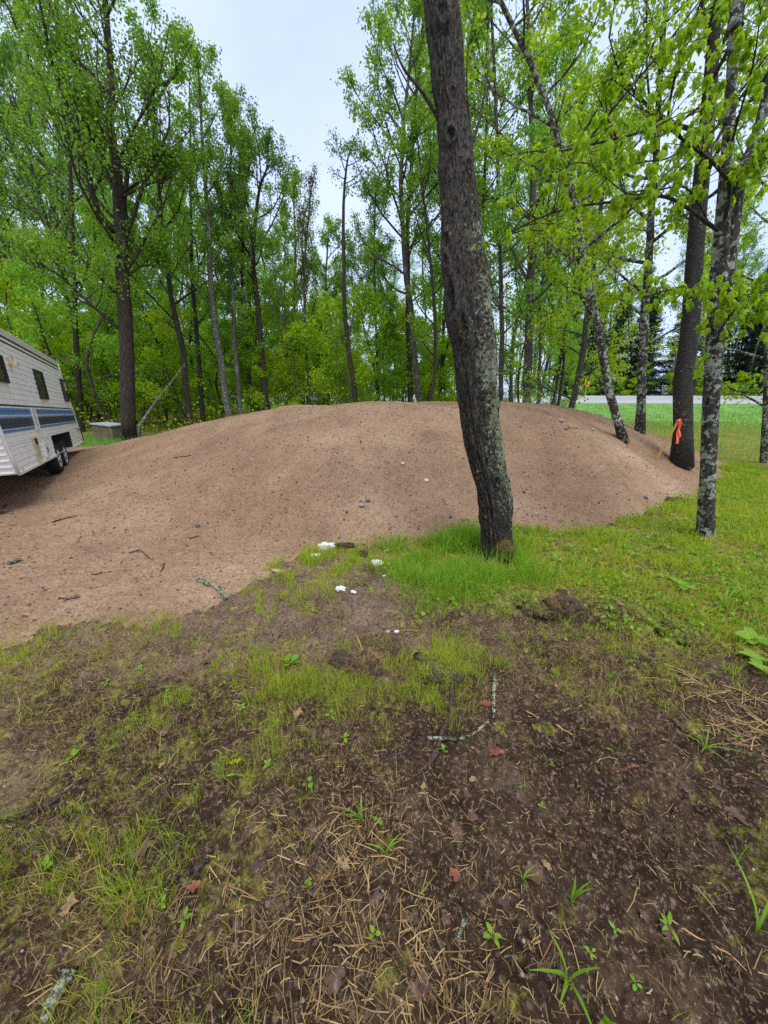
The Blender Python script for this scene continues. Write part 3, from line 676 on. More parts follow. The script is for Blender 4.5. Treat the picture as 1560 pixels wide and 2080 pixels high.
# ------------------------------------------------------------------ near maple with spotted bark and hanging young leaves
def maple_leaf_mesh(seed):
    """a young drooping maple leaf, five lobes, folded along the midrib"""
    r = np.random.default_rng(seed)
    out = np.array([(0, 0), (.16, -.06), (.42, .02), (.36, .2), (.58, .46), (.34, .48), (.22, .66), (.0, 1.0)])
    out[:, 0] *= r.uniform(.62, .85)
    R = out[1:-1]; pts = np.vstack([out[:1], R, out[-1:], R[::-1] * [-1, 1]])
    x, y = pts[:, 0], pts[:, 1]
    z = -.42 * np.abs(x) - .30 * y ** 2 + r.normal(0, .02, len(x))
    V = np.stack([x, y, z], -1); mid = np.array([[0, .35, .03], [0, .68, -.10]])
    V = np.vstack([V, mid]); n = len(pts); a, b = n, n + 1
    F = []
    right = list(range(0, len(R) + 2)); left = [0] + list(range(n - 1, len(R) + 1 - 1, -1))
    for side, fl in ((right, 0), (left, 1)):
        for q in range(len(side) - 1):
            c = a if q < 4 else b; t = [c, side[q], side[q + 1]]; F.append(t if not fl else t[::-1])
            if q == 4: F.append([a, side[q], b] if not fl else [a, b, side[q]])
    return V, np.array(F)
MLV = [maple_leaf_mesh(s) for s in range(4)]
def place_leaf(V, pos, az, pit, roll, s):
    ca, sa_ = math.cos(az), math.sin(az); cp, sp = math.cos(pit), math.sin(pit); cr, sr = math.cos(roll), math.sin(roll)
    Ry = np.array([[cr, 0, sr], [0, 1, 0], [-sr, 0, cr]]); Rx = np.array([[1, 0, 0], [0, cp, -sp], [0, sp, cp]]); Rz = np.array([[ca, -sa_, 0], [sa_, ca, 0], [0, 0, 1]])
    return (V * s) @ (Rz @ Rx @ Ry).T + pos

nb = hit(1434, 1090); NY = nb[1] + .08
nm = empty('spotted_maple_tree', (nb[0], NY, nb[2] - .03), 'slender maple with white-spotted bark and hanging lime leaves at the right', 'tree')
nl = np.array(nm.location)
def npx(pts, dy=0): return np.array([plane_pt(x, y, NY + (dy if np.isscalar(dy) else dy[i])) for i, (x, y) in enumerate(pts)]) - nl
w = MB()
def trunk_stem(pts, wpx, dy=0):
    P = smooth_line(npx(pts, dy), 40); Wd = np.interp(np.linspace(0, 1, 40), np.linspace(0, 1, len(wpx)), wpx) / 2 / FPX * (NY * .95)
    rr_ = np.random.default_rng(3); Wd = Wd * (1 + .06 * (fbm(np.arange(40) * .4, np.zeros(40), 9, 2) - .5)); tube(w, P, Wd, 16)
trunk_stem([(1434, 1100), (1434, 1040), (1438, 960), (1444, 820), (1452, 700), (1460, 580), (1466, 470), (1476, 330), (1484, 200), (1492, 60), (1505, -100)], [38, 31, 28, 28, 28, 29, 23, 18, 15, 13, 10])
trunk_stem([(1464, 600), (1478, 540), (1490, 450), (1506, 350), (1528, 300), (1546, 240), (1575, 120), (1600, 0)], [26, 24, 20, 18, 16, 14, 11, 8], [0, .02, .05, .06, .06, .06, .1, .1])
w.build('trunk', M['bark_lichen'], nm)
boughs = [([(1462, 470), (1440, 455), (1413, 434), (1385, 415), (1358, 402), (1322, 398), (1251, 409), (1144, 425), (1054, 463), (1010, 500)], 6.5, -.9),
          ([(1468, 462), (1478, 420), (1482, 378), (1465, 350), (1440, 322), (1395, 290), (1355, 257), (1334, 257), (1290, 272), (1190, 296), (1120, 310)], 6.5, -1.1),
          ([(1355, 257), (1362, 200), (1378, 130), (1400, 80), (1424, 0)], 4, -.9),
          ([(1440, 455), (1420, 415), (1390, 380), (1340, 385), (1280, 395), (1230, 360), (1205, 340)], 3.4, -1.2),
          ([(1482, 378), (1520, 350), (1560, 320), (1640, 290)], 4, -.6),
          ([(1460, 560), (1500, 610), (1545, 640), (1600, 650)], 4.5, -.7),
          ([(1452, 700), (1470, 660), (1520, 600), (1580, 590)], 3.5, -.9),
          ([(1455, 640), (1420, 600), (1370, 590), (1320, 600)], 4, -.8),
          ([(1395, 290), (1360, 320), (1300, 330), (1240, 345), (1180, 330), (1140, 345)], 3.0, -1.25),
          ([(1476, 330), (1500, 240), (1530, 130), (1545, 20)], 4, -.6)]
wb = MB(); spots_l = []
rng = np.random.default_rng(8)
for pts, wp, dy in boughs:
    m = len(pts); P = smooth_line(npx(pts, [dy * q / (m - 1) for q in range(m)]), 26)
    r = wp / 2 / FPX * NY; tube(wb, P, np.linspace(r, r * .3, 26), 6, False)
    for t in np.linspace(.30, 1, 15):
        o = P[int(t * 25)]
        for _ in range(2):
            d = np.array([rng.normal(-.2, .8), rng.normal(-.1, .7), rng.normal(.15, .35)]); d /= np.linalg.norm(d); ln = rng.uniform(.10, .38)
            e = o + d * ln; mid_ = (o + e) / 2 + [0, 0, .02]; tube(wb, [o, mid_, e], [r * .28, r * .2, r * .14], 4, False)
            for h in ((e,) if rng.random() < .5 else (e, mid_)): spots_l.append(h)
wb.build('bough', M['bark_dark'], nm)
LM = []
for V_, F_ in MLV:
    mb = MB(); mb.add(V_, F_); me = mb.mesh('leaf', smooth=False); me.materials.append(M['leaf_lime']); LM.append(me)
nleaf = 0; rest = MB()
inst = []
for c in spots_l:
    a0 = rng.uniform(0, 6.28)
    for q in range(rng.integers(4, 7)):
        inst.append((c + rng.normal(0, .008, 3), a0 + q * 1.2 + rng.normal(0, .25), rng.uniform(-1.35, -.75), rng.normal(0, .25), rng.uniform(.045, .09)))
inst.sort(key=lambda t: t[0][1])
for q, (pos, az, pit, roll, s) in enumerate(inst):
    if q < 300:
        o = link('leaf', LM[q % 4], nm, pos); o.rotation_mode = 'XYZ'
        ca = place_leaf(np.eye(3), np.zeros(3), az, pit, roll, 1.0).T
        from mathutils import Matrix
        o.rotation_euler = Matrix(ca.tolist()).to_euler(); o.scale = (s, s, s)
    else:
        V_, F_ = MLV[q % 4]; rest.add(place_leaf(V_, pos, az, pit, roll, s), F_)
rest.build('crown', M['leaf_lime'], nm, smooth=False)['kind'] = 'stuff'
# upper crown, out of the frame
w2, lm = grow(np.random.default_rng(9), smooth_line(npx([(1492, 60), (1510, -150), (1530, -500)], [0, .1, .2]), 14), .05, cs=.2, limbs=9, llen=1.4, lpt=6, lsize=.08, up=.6)
w2.build('limb', M['bark_lichen'], nm); lm.build('crown', M['leaf_spring'], nm, smooth=False)['kind'] = 'stuff'

# ------------------------------------------------------------------ the wood behind: copies of a few grown trees
SKY_X = [-200, 0, 150, 250, 330, 400, 470, 540, 600, 650, 690, 740, 780, 830, 880, 930, 1700]
SKY_Y = [-150, -150, -60, 100, 230, 290, 300, 360, 420, 470, 480, 440, 390, 300, 100, -100, -150]
def sky_line(px): return np.interp(px, SKY_X, SKY_Y)
def proto(name, seed, lf, bk, H, **kw):
    rng = np.random.default_rng(seed); P = np.array([(0, 0, -.1), (rng.normal(0, .25), rng.normal(0, .25), H * .35), (rng.normal(0, .5), rng.normal(0, .5), H * .7), (rng.normal(0, .6), rng.normal(0, .6), H)])
    w, lm = grow(rng, P, kw.pop('r0', .10), **kw)
    a = w.mesh('trunk'); a.materials.append(M[bk]); b = lm.mesh('crown', smooth=False); b.materials.append(M[lf]); return name, a, b, H
PR = [proto('oak_tree', 201, 'leaf_mid', 'bark_dark', 15, cs=.32, limbs=20, llen=3.0, lpt=19, lsize=0.092, shape='up', up=.8),
      proto('maple_tree', 202, 'leaf_spring', 'bark_grey', 14, cs=.26, limbs=20, llen=2.8, lpt=19, lsize=0.092, up=.6),
      proto('aspen_tree', 203, 'leaf_mid', 'bark_pale', 16, cs=.4, limbs=18, llen=2.3, lpt=20, lsize=0.092, up=.8, r0=.085),
      proto('oak_tree', 204, 'leaf_dark', 'bark_dark', 15, cs=.36, limbs=18, llen=3.1, lpt=19, lsize=0.100, up=.7),
      proto('maple_tree', 205, 'leaf_spring', 'bark_dark', 12, cs=.2, limbs=20, llen=2.4, lpt=19, lsize=0.092, up=.5, r0=.075)]
SAP = [proto('sapling', 211, 'leaf_lime', 'bark_dark', 4.2, cs=.15, limbs=14, llen=1.5, lpt=13, lsize=0.083, up=.3, shape='flat', r0=.035, rtip=.008, sides=6),
       proto('sapling', 212, 'leaf_spring', 'bark_grey', 5.5, cs=.15, limbs=16, llen=1.6, lpt=13, lsize=0.083, up=.4, shape='flat', r0=.045, rtip=.008, sides=6),
       proto('sapling', 213, 'leaf_lime', 'bark_pale', 3.2, cs=.10, limbs=13, llen=1.2, lpt=13, lsize=0.086, up=.5, r0=.03, rtip=.006, sides=6)]
def inst_tree(pr, loc, rz_, sxy, sz, label, group, cat='tree'):
    name, a, b, H = pr; e = empty(name, loc, label, cat, group); e.rotation_euler = (0, 0, rz_); e.scale = (sxy, sxy, sz)
    link('trunk', a, e); link('crown', b, e); return e
rng = np.random.default_rng(42)
def zone(px):
    if px < 330: return 'left', 'in the wood behind the camper and the big forked tree'
    if px < 560: return 'left of the sky gap', 'in the wood behind the mound\'s left shoulder'
    if px < 800: return 'under the sky gap', 'in the low wood under the gap of open sky'
    if px < 1060: return 'behind the leaning trunk', 'in the wood behind the thick leaning trunk'
    return 'right', 'in the wood at the right behind the roadside trunks'
WORD = {'oak_tree': 'dark-barked tree', 'maple_tree': 'light green leafy tree', 'aspen_tree': 'pale-barked tree'}
placed = []
def far_ok(X, Y):       # keep trees off the road, field, heap and camper
    dd = np.hypot(RC[:, 0] - X, RC[:, 1] - Y).min()
    if dd < 11: return False
    if X > 4.5 and Y < np.interp(X, RC[::-1, 0], RC[::-1, 1]): return False
    return True
n = 0
while n < 72:
    px = rng.uniform(-150, 1680); Y = rng.uniform(17.5, 46); X = (px - 780) / FPX * Y * 1.0
    if not far_ok(X, Y) or any(math.hypot(X - a, Y - b) < 1.5 for a, b in placed): continue
    ytop = sky_line(px) + rng.uniform(0, 150); ytop = max(ytop, -180)
    H = plane_pt(px, ytop, Y)[2]
    H = min(H, 24)
    pr = PR[rng.integers(len(PR))]; gz, gtxt = zone(px)
    far_w = 'slim ' if Y > 30 else ''
    inst_tree(pr, (X, Y, float(surf(X, Y)) - .05), rng.uniform(0, 6.28), (H / pr[3]) ** .7 * rng.uniform(.85, 1.15), H / pr[3], f'{far_w}{WORD[pr[0]]} {gtxt}', f'{far_w}{WORD[pr[0]]}s, {gz}')
    placed.append((X, Y)); n += 1
n = 0
while n < 225:
    px = rng.uniform(-150, 1680); Y = rng.uniform(17, 42); X = (px - 780) / FPX * Y
    if not far_ok(X, Y) or any(math.hypot(X - a, Y - b) < .7 for a, b in placed): continue
    if X < -5 and Y < 15.5: continue
    pr = SAP[rng.integers(3)]; s = rng.uniform(.75, 1.7); gz, gtxt = zone(px)
    inst_tree(pr, (X, Y, float(surf(X, Y)) - .03), rng.uniform(0, 6.28), s, s * rng.uniform(.85, 1.15), f'bright green understory sapling {gtxt}', f'saplings, {gz}', 'sapling')
    placed.append((X, Y)); n += 1

for q in range(13):
    px = rng.uniform(985, 1125); Y = rng.uniform(15, 24); X = (px - 780) / FPX * Y; pr = (PR[1], PR[4], SAP[1])[q % 3]; s = rng.uniform(.7, 1.05)
    inst_tree(pr, (X, Y, float(surf(X, Y)) - .03), rng.uniform(0, 6.28), s, s, 'leafy light green tree between the mound and the bend of the road', 'trees at the bend of the road')
for q, px in enumerate(np.linspace(1010, 1750, 22)):
    i = np.argmin(np.abs(RC[:, 0] - (px - 780) / FPX * 46)); p = RC[i] + RN[i] * rng.uniform(10, 22); pr = PR[(1, 3, 0, 2)[q % 4]]; s = rng.uniform(.9, 1.3)
    inst_tree(pr, (p[0], p[1], .2), rng.uniform(0, 6.28), s * 1.25, s, 'tall leafy tree in the wood on the far side of the road', 'tall trees beyond the road')
# a distant wood that reads as one mass
rng = np.random.default_rng(90); w = MB(); lm = MB(); lm2 = MB()
def wood_row(n, ylo, yhi, hmax, lmb, leaves, size, hpow=1.0):
    c = 0
    while c < n:
        px = rng.uniform(-250, 1800); Y = rng.uniform(ylo, yhi); X = (px - 780) / FPX * Y
        if np.hypot(RC[:, 0] - X, RC[:, 1] - Y).min() < 9 or (X > 6 and Y < np.interp(X, RC[::-1, 0], RC[::-1, 1])): continue
        c += 1; yt = sky_line(px); Hh = min(plane_pt(px, max(yt + 60, 100), Y)[2], hmax) * rng.uniform(.6, 1.0)
        tube(w, [(X, Y, -.1), (X + rng.normal(0, .3), Y, Hh * .5), (X + rng.normal(0, .5), Y, Hh)], [.13, .10, .03], 5, False)
        q = rng.normal(0, 1, (leaves, 3)) * [1.6, 1.6, Hh * .28] + [X, Y, Hh * .55]; q = q[(q[:, 2] > .3)]
        lmb.add(*leaf_quads(q, size * rng.uniform(.6, 1.3, len(q)), rng, .4))
wood_row(115, 44, 68, 17, lm, 600, .22)
wd = tag(w.build('distant_wood', M['bark_dark']), 'distant green wood closing the view behind the nearer trees', 'wood', kind='stuff')
lm.build('foliage', M['leaf_spring'], wd, smooth=False)['kind'] = 'stuff'
# low brush on the forest floor
lm = MB(); n = 26000; q = np.stack([rng.uniform(-34, 12, n), rng.uniform(14.6, 40, n), np.abs(rng.normal(0, .55, n))], -1)
keep = fbm(q[:, 0] * .5, q[:, 1] * .5, 77, 3) > .40
keep &= ~((q[:, 0] > 3) & (q[:, 1] < 40 - q[:, 0])) & (np.min(np.hypot(q[:, None, 0] - RC[None, ::3, 0], q[:, None, 1] - RC[None, ::3, 1]), 1) > 8)
q = q[keep]; q[:, 2] *= .3 + 1.5 * fbm(q[:, 0] * .7, q[:, 1] * .7, 78, 2); q[:, 2] += .05
lm.add(*leaf_quads(q, .11 * rng.uniform(.6, 1.4, len(q)), rng, .1))
tag(lm.build('undergrowth', M['leaf_lime'], smooth=False), 'low leafy undergrowth on the forest floor behind the mound', 'undergrowth', kind='stuff')

# dark conifers beyond the road
def conifer_mesh(seed, H=14):
    rng = np.random.default_rng(seed); w = MB(); tube(w, [(0, 0, -.1), (rng.normal(0, .1), 0, H * .5), (0, 0, H)], [.2, .12, .02], 7, False); L = []
    for t in np.linspace(.10, .98, 34):
        for k in range(6):
            a = rng.uniform(0, 6.28); ln = (1.02 - t) * 3.2 * rng.uniform(.6, 1.1) + .2; o = np.array([0, 0, t * H]); e = o + ln * np.array([math.cos(a), math.sin(a), rng.uniform(-.15, .2)])
            tube(w, [o, e], [.03, .008], 3, False); m = int(20 + 40 * ln); u = rng.random(m) ** .7
            L.append(o + (e - o) * u[:, None] + rng.normal(0, .16, (m, 3)) * [1, 1, .6])
    L = np.concatenate(L); lm = MB(); lm.add(*leaf_quads(L, .30 * rng.uniform(.6, 1.2, len(L)), rng, .2, .28))
    a = w.mesh('trunk'); a.materials.append(M['bark_pine']); b = lm.mesh('crown', smooth=False); b.materials.append(M['needle']); return ('pine_tree', a, b, H)
CON = [conifer_mesh(301), conifer_mesh(302)]
rng = np.random.default_rng(55)
for q, px in enumerate(np.linspace(1090, 1700, 17)):
    i = np.argmin(np.abs(RC[:, 0] - (px - 780) / FPX * 46)); p = RC[i] + RN[i] * rng.uniform(11, 19)
    s = rng.uniform(.75, 1.15)
    inst_tree(CON[q % 2], (p[0] + rng.normal(0, .6), p[1], .2), rng.uniform(0, 6.28), s, s, 'dark conifer in the wood on the far side of the road', 'dark conifers beyond the road')
for q, px in enumerate(np.linspace(1100, 1720, 22)):
    i = np.argmin(np.abs(RC[:, 0] - (px - 780) / FPX * 46)); p = RC[i] + RN[i] * rng.uniform(8.2, 11); s = rng.uniform(.5, 1.0)
    inst_tree(SAP[q % 3], (p[0], p[1], .75), rng.uniform(0, 6.28), s * 1.4, s * .9, 'low green bush along the far side of the road', 'bushes along the far side of the road', 'bush')
# ------------------------------------------------------------------ camper trailer
GT = 0.03
def gp(px, py, z=GT):
    d = ray(px, py); t = (CAM_H - z) / -d[2]; return np.array([d[0] * t, d[1] * t])
wA, wB = gp(127, 962), gp(143.6, 950)
T_U = np.array([-.540, .842]); T_U /= np.linalg.norm(T_U)   # along the side, front to rear
T_N = np.array([T_U[1], -T_U[0]])                        # out of the visible side
T_O = wA + T_N * .05                                     # origin on the side plane, at the front wheel
TILT = .040                                              # parked with its nose a little high
def side_uz(px, py):
    d = ray(px, py); t = (T_N @ T_O) / (T_N @ d[:2]); p = d * t; du, dz = (p[:2] - T_O) @ T_U, CAM_H + p[2] - GT
    return du * math.cos(TILT) - dz * math.sin(TILT), du * math.sin(TILT) + dz * math.cos(TILT) + GT
camper = empty('camper_trailer', (T_O[0], T_O[1], GT), 'white ribbed camper trailer with blue stripes and two wheels at the left', 'camper')
camper.rotation_euler = (0, TILT, math.atan2(T_U[1], T_U[0]))
# local axes: x = along side towards the rear, y = to the left of that (into the body), z = up
fb, rb = side_uz(38, 968), side_uz(167, 896); rt = side_uz(115, 739)
ZBOT = (fb[1] + rb[1]) / 2 - GT; ZTOP = rt[1] - GT; U0, U1 = fb[0], rb[0]; UR = rt[0]
TW = 2.3
def uf(z):                                               # front edge of the side wall
    return np.interp(z, [ZBOT, ZBOT + .55, ZBOT + 1.0, ZTOP - .25, ZTOP], [U0, U0 - .22, U0 - .40, U0 - .48, U0 - .32])
def ur(z): return U1 + (UR - U1) * (z - ZBOT) / (ZTOP - ZBOT)
def metal(name, c, rough=.45, dirt=.35):
    m, n, l, b = new_mat(name); v = coords(n, l, (1, 1, 3)); f = noise(n, l, 3.5, 6, .7, v); s = noise(n, l, 1.2, 4, .6, coords(n, l, (9, 9, .7)))
    c1 = mixc(n, l, mathn(n, l, 'MULTIPLY', thr(n, l, mathn(n, l, 'MULTIPLY', mathn(n, l, 'ADD', f, s), .5), .48, .62), dirt), c, tuple(x * y for x, y in zip(c, (.50, .44, .34))))
    l.new(c1, b.inputs['Base Color']); b.inputs['Roughness'].default_value = rough; b.inputs['Specular IOR Level'].default_value = .4; return m
M['camper_white'] = metal('camper_white', (.90, .89, .84), .45, .10); M['camper_trim'] = metal('camper_trim', (.78, .77, .72), .35, .25)
M['blue'] = metal('blue', (.10, .24, .48)); M['navy'] = metal('navy', (.035, .055, .10)); M['pale_blue'] = metal('pale_blue', (.30, .42, .55))
M['black_rubber'] = plain('black_rubber', (.018, .018, .019), .8, .3, 20, .2); M['dark_frame'] = plain('dark_frame', (.03, .03, .032), .4, .2, 10)
M['hatch_yellow'] = metal('hatch_yellow', (.60, .52, .32), .6, .6); M['chassis'] = plain('chassis', (.035, .028, .025), .7, .4, 10)
def glass_mat():
    m, n, l, b = new_mat('dark_glass'); b.inputs['Base Color'].default_value = (.03, .045, .04, 1); b.inputs['Roughness'].default_value = .08; b.inputs['Specular IOR Level'].default_value = .6; return m
M['glass'] = glass_mat()
wz1 = ZBOT + .40
wu0, wu1 = side_uz(119, 925)[0], side_uz(148, 908)[0]      # wheel opening
wu0 = -.50; wu1 = max(wu1, np.linalg.norm(wB - wA) + .42)
def ribs(z0, z1, off, pitch=.088, amp=.009):
    """rolled siding: a repeating ledge profile between two heights"""
    zs, ys = [], []; z = z0
    while z < z1 - 1e-4:
        e = min((math.floor(z / pitch + 1e-6) + 1) * pitch, z1); zs += [z, z + (e - z) * .72, z + (e - z) * .86, e - .0005]; ys += [-amp - off, -amp * .6 - off, -off, -off]; z = e
    return np.array(zs), np.array(ys)
def siding(name, z0, z1, off, mat, parent, cut=False, rear=ur, front=uf, amp=.009):
    zs, ys = ribs(z0, z1, off, amp=amp); mb = MB()
    def span(a, b):
        V = np.concatenate([np.stack([a, ys, zs], -1), np.stack([b, ys, zs], -1)]); k = len(zs); i = np.arange(k - 1)
        mb.add(V, np.stack([i, i + k, i + k + 1, i + 1], -1))
    a, b = front(zs), rear(zs)
    if cut == 1: span(a, np.full(len(zs), wu0))
    elif cut == 2: span(np.full(len(zs), wu1), b)
    else: span(a, b)
    return mb.build(name, mat, parent, smooth=False)
zl = {k: side_uz(60, y)[1] - GT for k, y in (('dark', 825.5), ('b1', 829), ('b1e', 842), ('p1', 843), ('p1e', 846), ('n1', 847), ('n1e', 866), ('b2', 868), ('b2e', 873))}
wall = siding('side_wall', wz1, ZTOP, 0, M['camper_white'], camper)
for k_ in (1, 2): siding('lower_side_wall', ZBOT, wz1, .0, M['camper_white'], camper, cut=k_)
for nm_, a, b, mt_ in (('stripe', 'b1e', 'b1', 'blue'), ('stripe', 'p1e', 'p1', 'pale_blue'), ('stripe', 'n1e', 'n1', 'navy'), ('stripe', 'b2e', 'b2', 'blue')):
    siding(nm_, zl[a], zl[b], .004, M[mt_], wall)
siding('belt_rail', zl['dark'] - .012, zl['dark'] + .012, .012, M['dark_frame'], wall, amp=0.001)
for y0, y1 in ((715, 703), (722, 689)):
    z_ = side_uz(60, y0)[1] - GT; siding('roof_trim', z_ - .014, z_ + .014, .010, M['dark_frame'], wall, amp=.001)
# shell: roof, far side, front and rear walls
def shell(z): return [(uf(z), .0), (ur(z), 0), (ur(z), TW), (uf(z), TW)]
zs = np.array([ZBOT, ZBOT + .55, ZBOT + 1.0, ZTOP - .25, ZTOP])
rows = np.array([[(x, y + (.012 if y == 0 else 0), z) for x, y in shell(z)] for z in zs]); V = rows.reshape(-1, 3); mb = MB(); F = []
for i in range(len(zs) - 1):
    for a, b in ((1, 2), (2, 3), (3, 0)): F.append([4 * i + a, 4 * i + b, 4 * i + 4 + b, 4 * i + 4 + a])
mb.add(V, F); mb.poly.append([0, 3, 2, 1]); mb.build('body_shell', M['camper_white'], camper, smooth=False)
# ribs on the front wall
mb = MB(); z = ZBOT + .03
while z < ZTOP - .05:
    x = float(uf(z)); box(mb, (x - .004, TW / 2, z), (.02, TW - .06, .018)); z += .088
mb.build('front_wall', M['camper_white'], camper, smooth=False)
mb = MB(); box(mb, ((U0 - .32 + UR) / 2, TW / 2, ZTOP + .02), (UR - U0 + .32 + .06, TW + .05, .05)); box(mb, ((U0 - .32 + UR) / 2, -.005, ZTOP - .03), (UR - U0 + .32, .03, .05)); mb.build('roof', M['camper_trim'], camper, smooth=False)
rv = side_uz(3, 658); mb = MB(); box(mb, (max(rv[0], U0 + .5) + .15, .75, ZTOP + .14), (.8, .7, .22)); mb.build('roof_vent', M['camper_white'], camper, smooth=False)
# corner trims
for fn, nm_ in ((uf, 'corner_trim'), (ur, 'corner_trim')):
    zz_ = np.linspace(ZBOT - .01, ZTOP, 9); mb = MB(); tube(mb, [(float(fn(z)), -.012, z) for z in zz_], .022, 6); mb.build(nm_, M['camper_trim'], camper)
mb = MB(); box(mb, ((U0 + wu0) / 2, -.012, ZBOT), (wu0 - U0, .03, .035)); box(mb, ((U1 + wu1) / 2, -.012, ZBOT), (U1 - wu1, .03, .035)); mb.build('skirt_trim', M['camper_trim'], camper, smooth=False)
# wheel opening
mb = MB(); wc = (wu0 + wu1) / 2; ww = wu1 - wu0
box(mb, (wc, .28, wz1 + .01), (ww, .56, .02)); box(mb, (wu0 - .01, .28, (ZBOT + wz1) / 2), (.02, .56, wz1 - ZBOT)); box(mb, (wu1 + .01, .28, (ZBOT + wz1) / 2), (.02, .56, wz1 - ZBOT)); box(mb, (wc, .57, (ZBOT + wz1) / 2), (ww, .02, wz1 - ZBOT)); mb.build('wheel_well', M['chassis'], camper, smooth=False)
def lathe(mb, prof, cx_, cy_, cz_, s=32):          # prof: (radius, y) pairs, axis along y
    a = np.arange(s) * 2 * np.pi / s; P = np.array(prof); V = np.stack([cx_ + P[:, 0][:, None] * np.cos(a), cy_ + np.repeat(P[:, 1][:, None], s, 1), cz_ + P[:, 0][:, None] * np.sin(a)], -1).reshape(-1, 3)
    i = np.arange(len(P) - 1)[:, None] * s; j = np.arange(s)[None]; k = (j + 1) % s
    mb.add(V, np.stack([i + j, i + k, i + s + k, i + s + j], -1).reshape(-1, 4))
WR = .345
for ux in (0.0, float(np.linalg.norm(wB - wA))):
    if ux: ux = max(ux, .71)
    wh = empty('wheel', (ux, .03, WR - .01)); wh.parent = camper
    mb = MB(); lathe(mb, [(.19, .0), (.25, -.01), (WR - .035, .0), (WR - .008, .03), (WR, .06), (WR, .15), (WR - .01, .19), (.2, .21), (.19, .0)], 0, 0, 0); mb.build('tyre', M['black_rubber'], wh)
    mb = MB(); lathe(mb, [(.195, .005), (.18, .0), (.17, .03), (.13, .035), (.12, .012), (.06, .0), (.055, -.02), (.0, -.022)], 0, 0, 0); mb.build('rim', M['rail_white'], wh)
    mb = MB()
    for q in range(5):
        a = q * 1.2566; box(mb, (.095 * math.cos(a), -.004, .095 * math.sin(a)), (.022, .02, .022))
    box(mb, (0, -.026, 0), (.05, .012, .05)); mb.build('wheel_nut', M['chassis'], wh, smooth=False)
mb = MB(); box(mb, ((U0 + U1) / 2, .55, ZBOT - .06), (U1 - U0 - .3, .07, .12)); box(mb, ((U0 + U1) / 2, TW - .55, ZBOT - .06), (U1 - U0 - .3, .07, .12)); box(mb, (0, TW / 2, WR), (.07, TW - .3, .07)); box(mb, (.71, TW / 2, WR), (.07, TW - .3, .07)); mb.build('axle_frame', M['chassis'], camper, smooth=False)
mb = MB(); tube(mb, [(U0 + .2, .5, ZBOT - .09), (U0 - 1.1, TW / 2 - .06, ZBOT - .10)], .055, 6); tube(mb, [(U0 + .2, TW - .5, ZBOT - .09), (U0 - 1.1, TW / 2 + .06, ZBOT - .10)], .055, 6); tube(mb, [(U0 - .95, TW / 2, .0), (U0 - .95, TW / 2, ZBOT + .25)], .035, 8); box(mb, (U0 - .95, TW / 2, .02), (.2, .2, .04)); mb.build('hitch_tongue', M['chassis'], camper)
mb = MB(); box(mb, (U0 + .05, .35, ZBOT - .17), (.05, .05, .34)); box(mb, (U0 + .05, .35, -.0), (.2, .2, .05)); mb.build('support_jack', M['chassis'], camper, smooth=False)
mb = MB(); box(mb, (U1 + .06, TW / 2, ZBOT - .02), (.08, TW, .09)); mb.build('rear_bumper', M['chassis'], camper, smooth=False)
def rect(c0, c1):
    a, b = side_uz(*c0), side_uz(*c1); return a[0], b[0], b[1] - GT, a[1] - GT
def frame_rect(mb, u0, u1, z0, z1, t, y, d):
    box(mb, ((u0 + u1) / 2, y, z0 + t / 2), (u1 - u0, d, t)); box(mb, ((u0 + u1) / 2, y, z1 - t / 2), (u1 - u0, d, t))
    box(mb, (u0 + t / 2, y - .001, (z0 + z1) / 2), (t, d, z1 - z0 - 2 * t)); box(mb, (u1 - t / 2, y - .001, (z0 + z1) / 2), (t, d, z1 - z0 - 2 * t))
def window(c_tl, c_br, slats):
    u0, u1, z0, z1 = rect(c_tl, c_br); wd_ = empty('window', (0, 0, 0)); wd_.parent = camper
    mb = MB(); frame_rect(mb, u0, u1, z0, z1, .045, -.018, .045); mb.build('window_frame', M['dark_frame'], wd_, smooth=False)
    h = (z1 - z0 - .09) / slats
    for q in range(slats):
        mb = MB(); zc = z0 + .045 + h * (q + .5); an_ = .12
        box(mb, ((u0 + u1) / 2, -.016, zc), (u1 - u0 - .09, .008, h - .008), [[1, 0, 0], [0, math.cos(an_), -math.sin(an_)], [0, math.sin(an_), math.cos(an_)]]); mb.build('pane', M['glass'], wd_, smooth=False)
    return wd_
window((64, 749), (96, 812), 5)
window((119, 769), (139, 816), 4)
window((-45, 705), (14, 779), 4)
# fridge vent with louvres, hatches, lamp, cable
u0, u1, z0, z1 = rect((59, 829), (78, 872)); mb = MB(); frame_rect(mb, u0, u1, z0, z1, .03, -.02, .03); vent = mb.build('fridge_vent', M['camper_trim'], camper, smooth=False)
for q in range(11):
    mb = MB(); box(mb, ((u0 + u1) / 2, -.018, z0 + .03 + (z1 - z0 - .06) * (q + .5) / 11), (u1 - u0 - .06, .02, .016)); mb.build('louvre', M['camper_trim'], vent, smooth=False)
u0, u1, z0, z1 = rect((61, 888), (82, 932)); mb = MB(); box(mb, ((u0 + u1) / 2, -.02, (z0 + z1) / 2), (u1 - u0, .03, z1 - z0)); h1 = mb.build('heater_hatch', M['hatch_yellow'], camper, smooth=False)
mb = MB(); box(mb, ((u0 + u1) / 2, -.038, z1 - (z1 - z0) * .2), ((u1 - u0) * .55, .012, (z1 - z0) * .25)); mb.build('grille', M['chassis'], h1, smooth=False)
u0, u1, z0, z1 = rect((84, 901), (97, 926)); mb = MB(); box(mb, ((u0 + u1) / 2, -.02, (z0 + z1) / 2), (u1 - u0, .03, z1 - z0)); h2 = mb.build('fill_hatch', M['camper_trim'], camper, smooth=False)
mb = MB(); box(mb, (u1 - .06, -.04, (z0 + z1) / 2), (.02, .012, .09)); mb.build('latch', M['chassis'], h2, smooth=False)
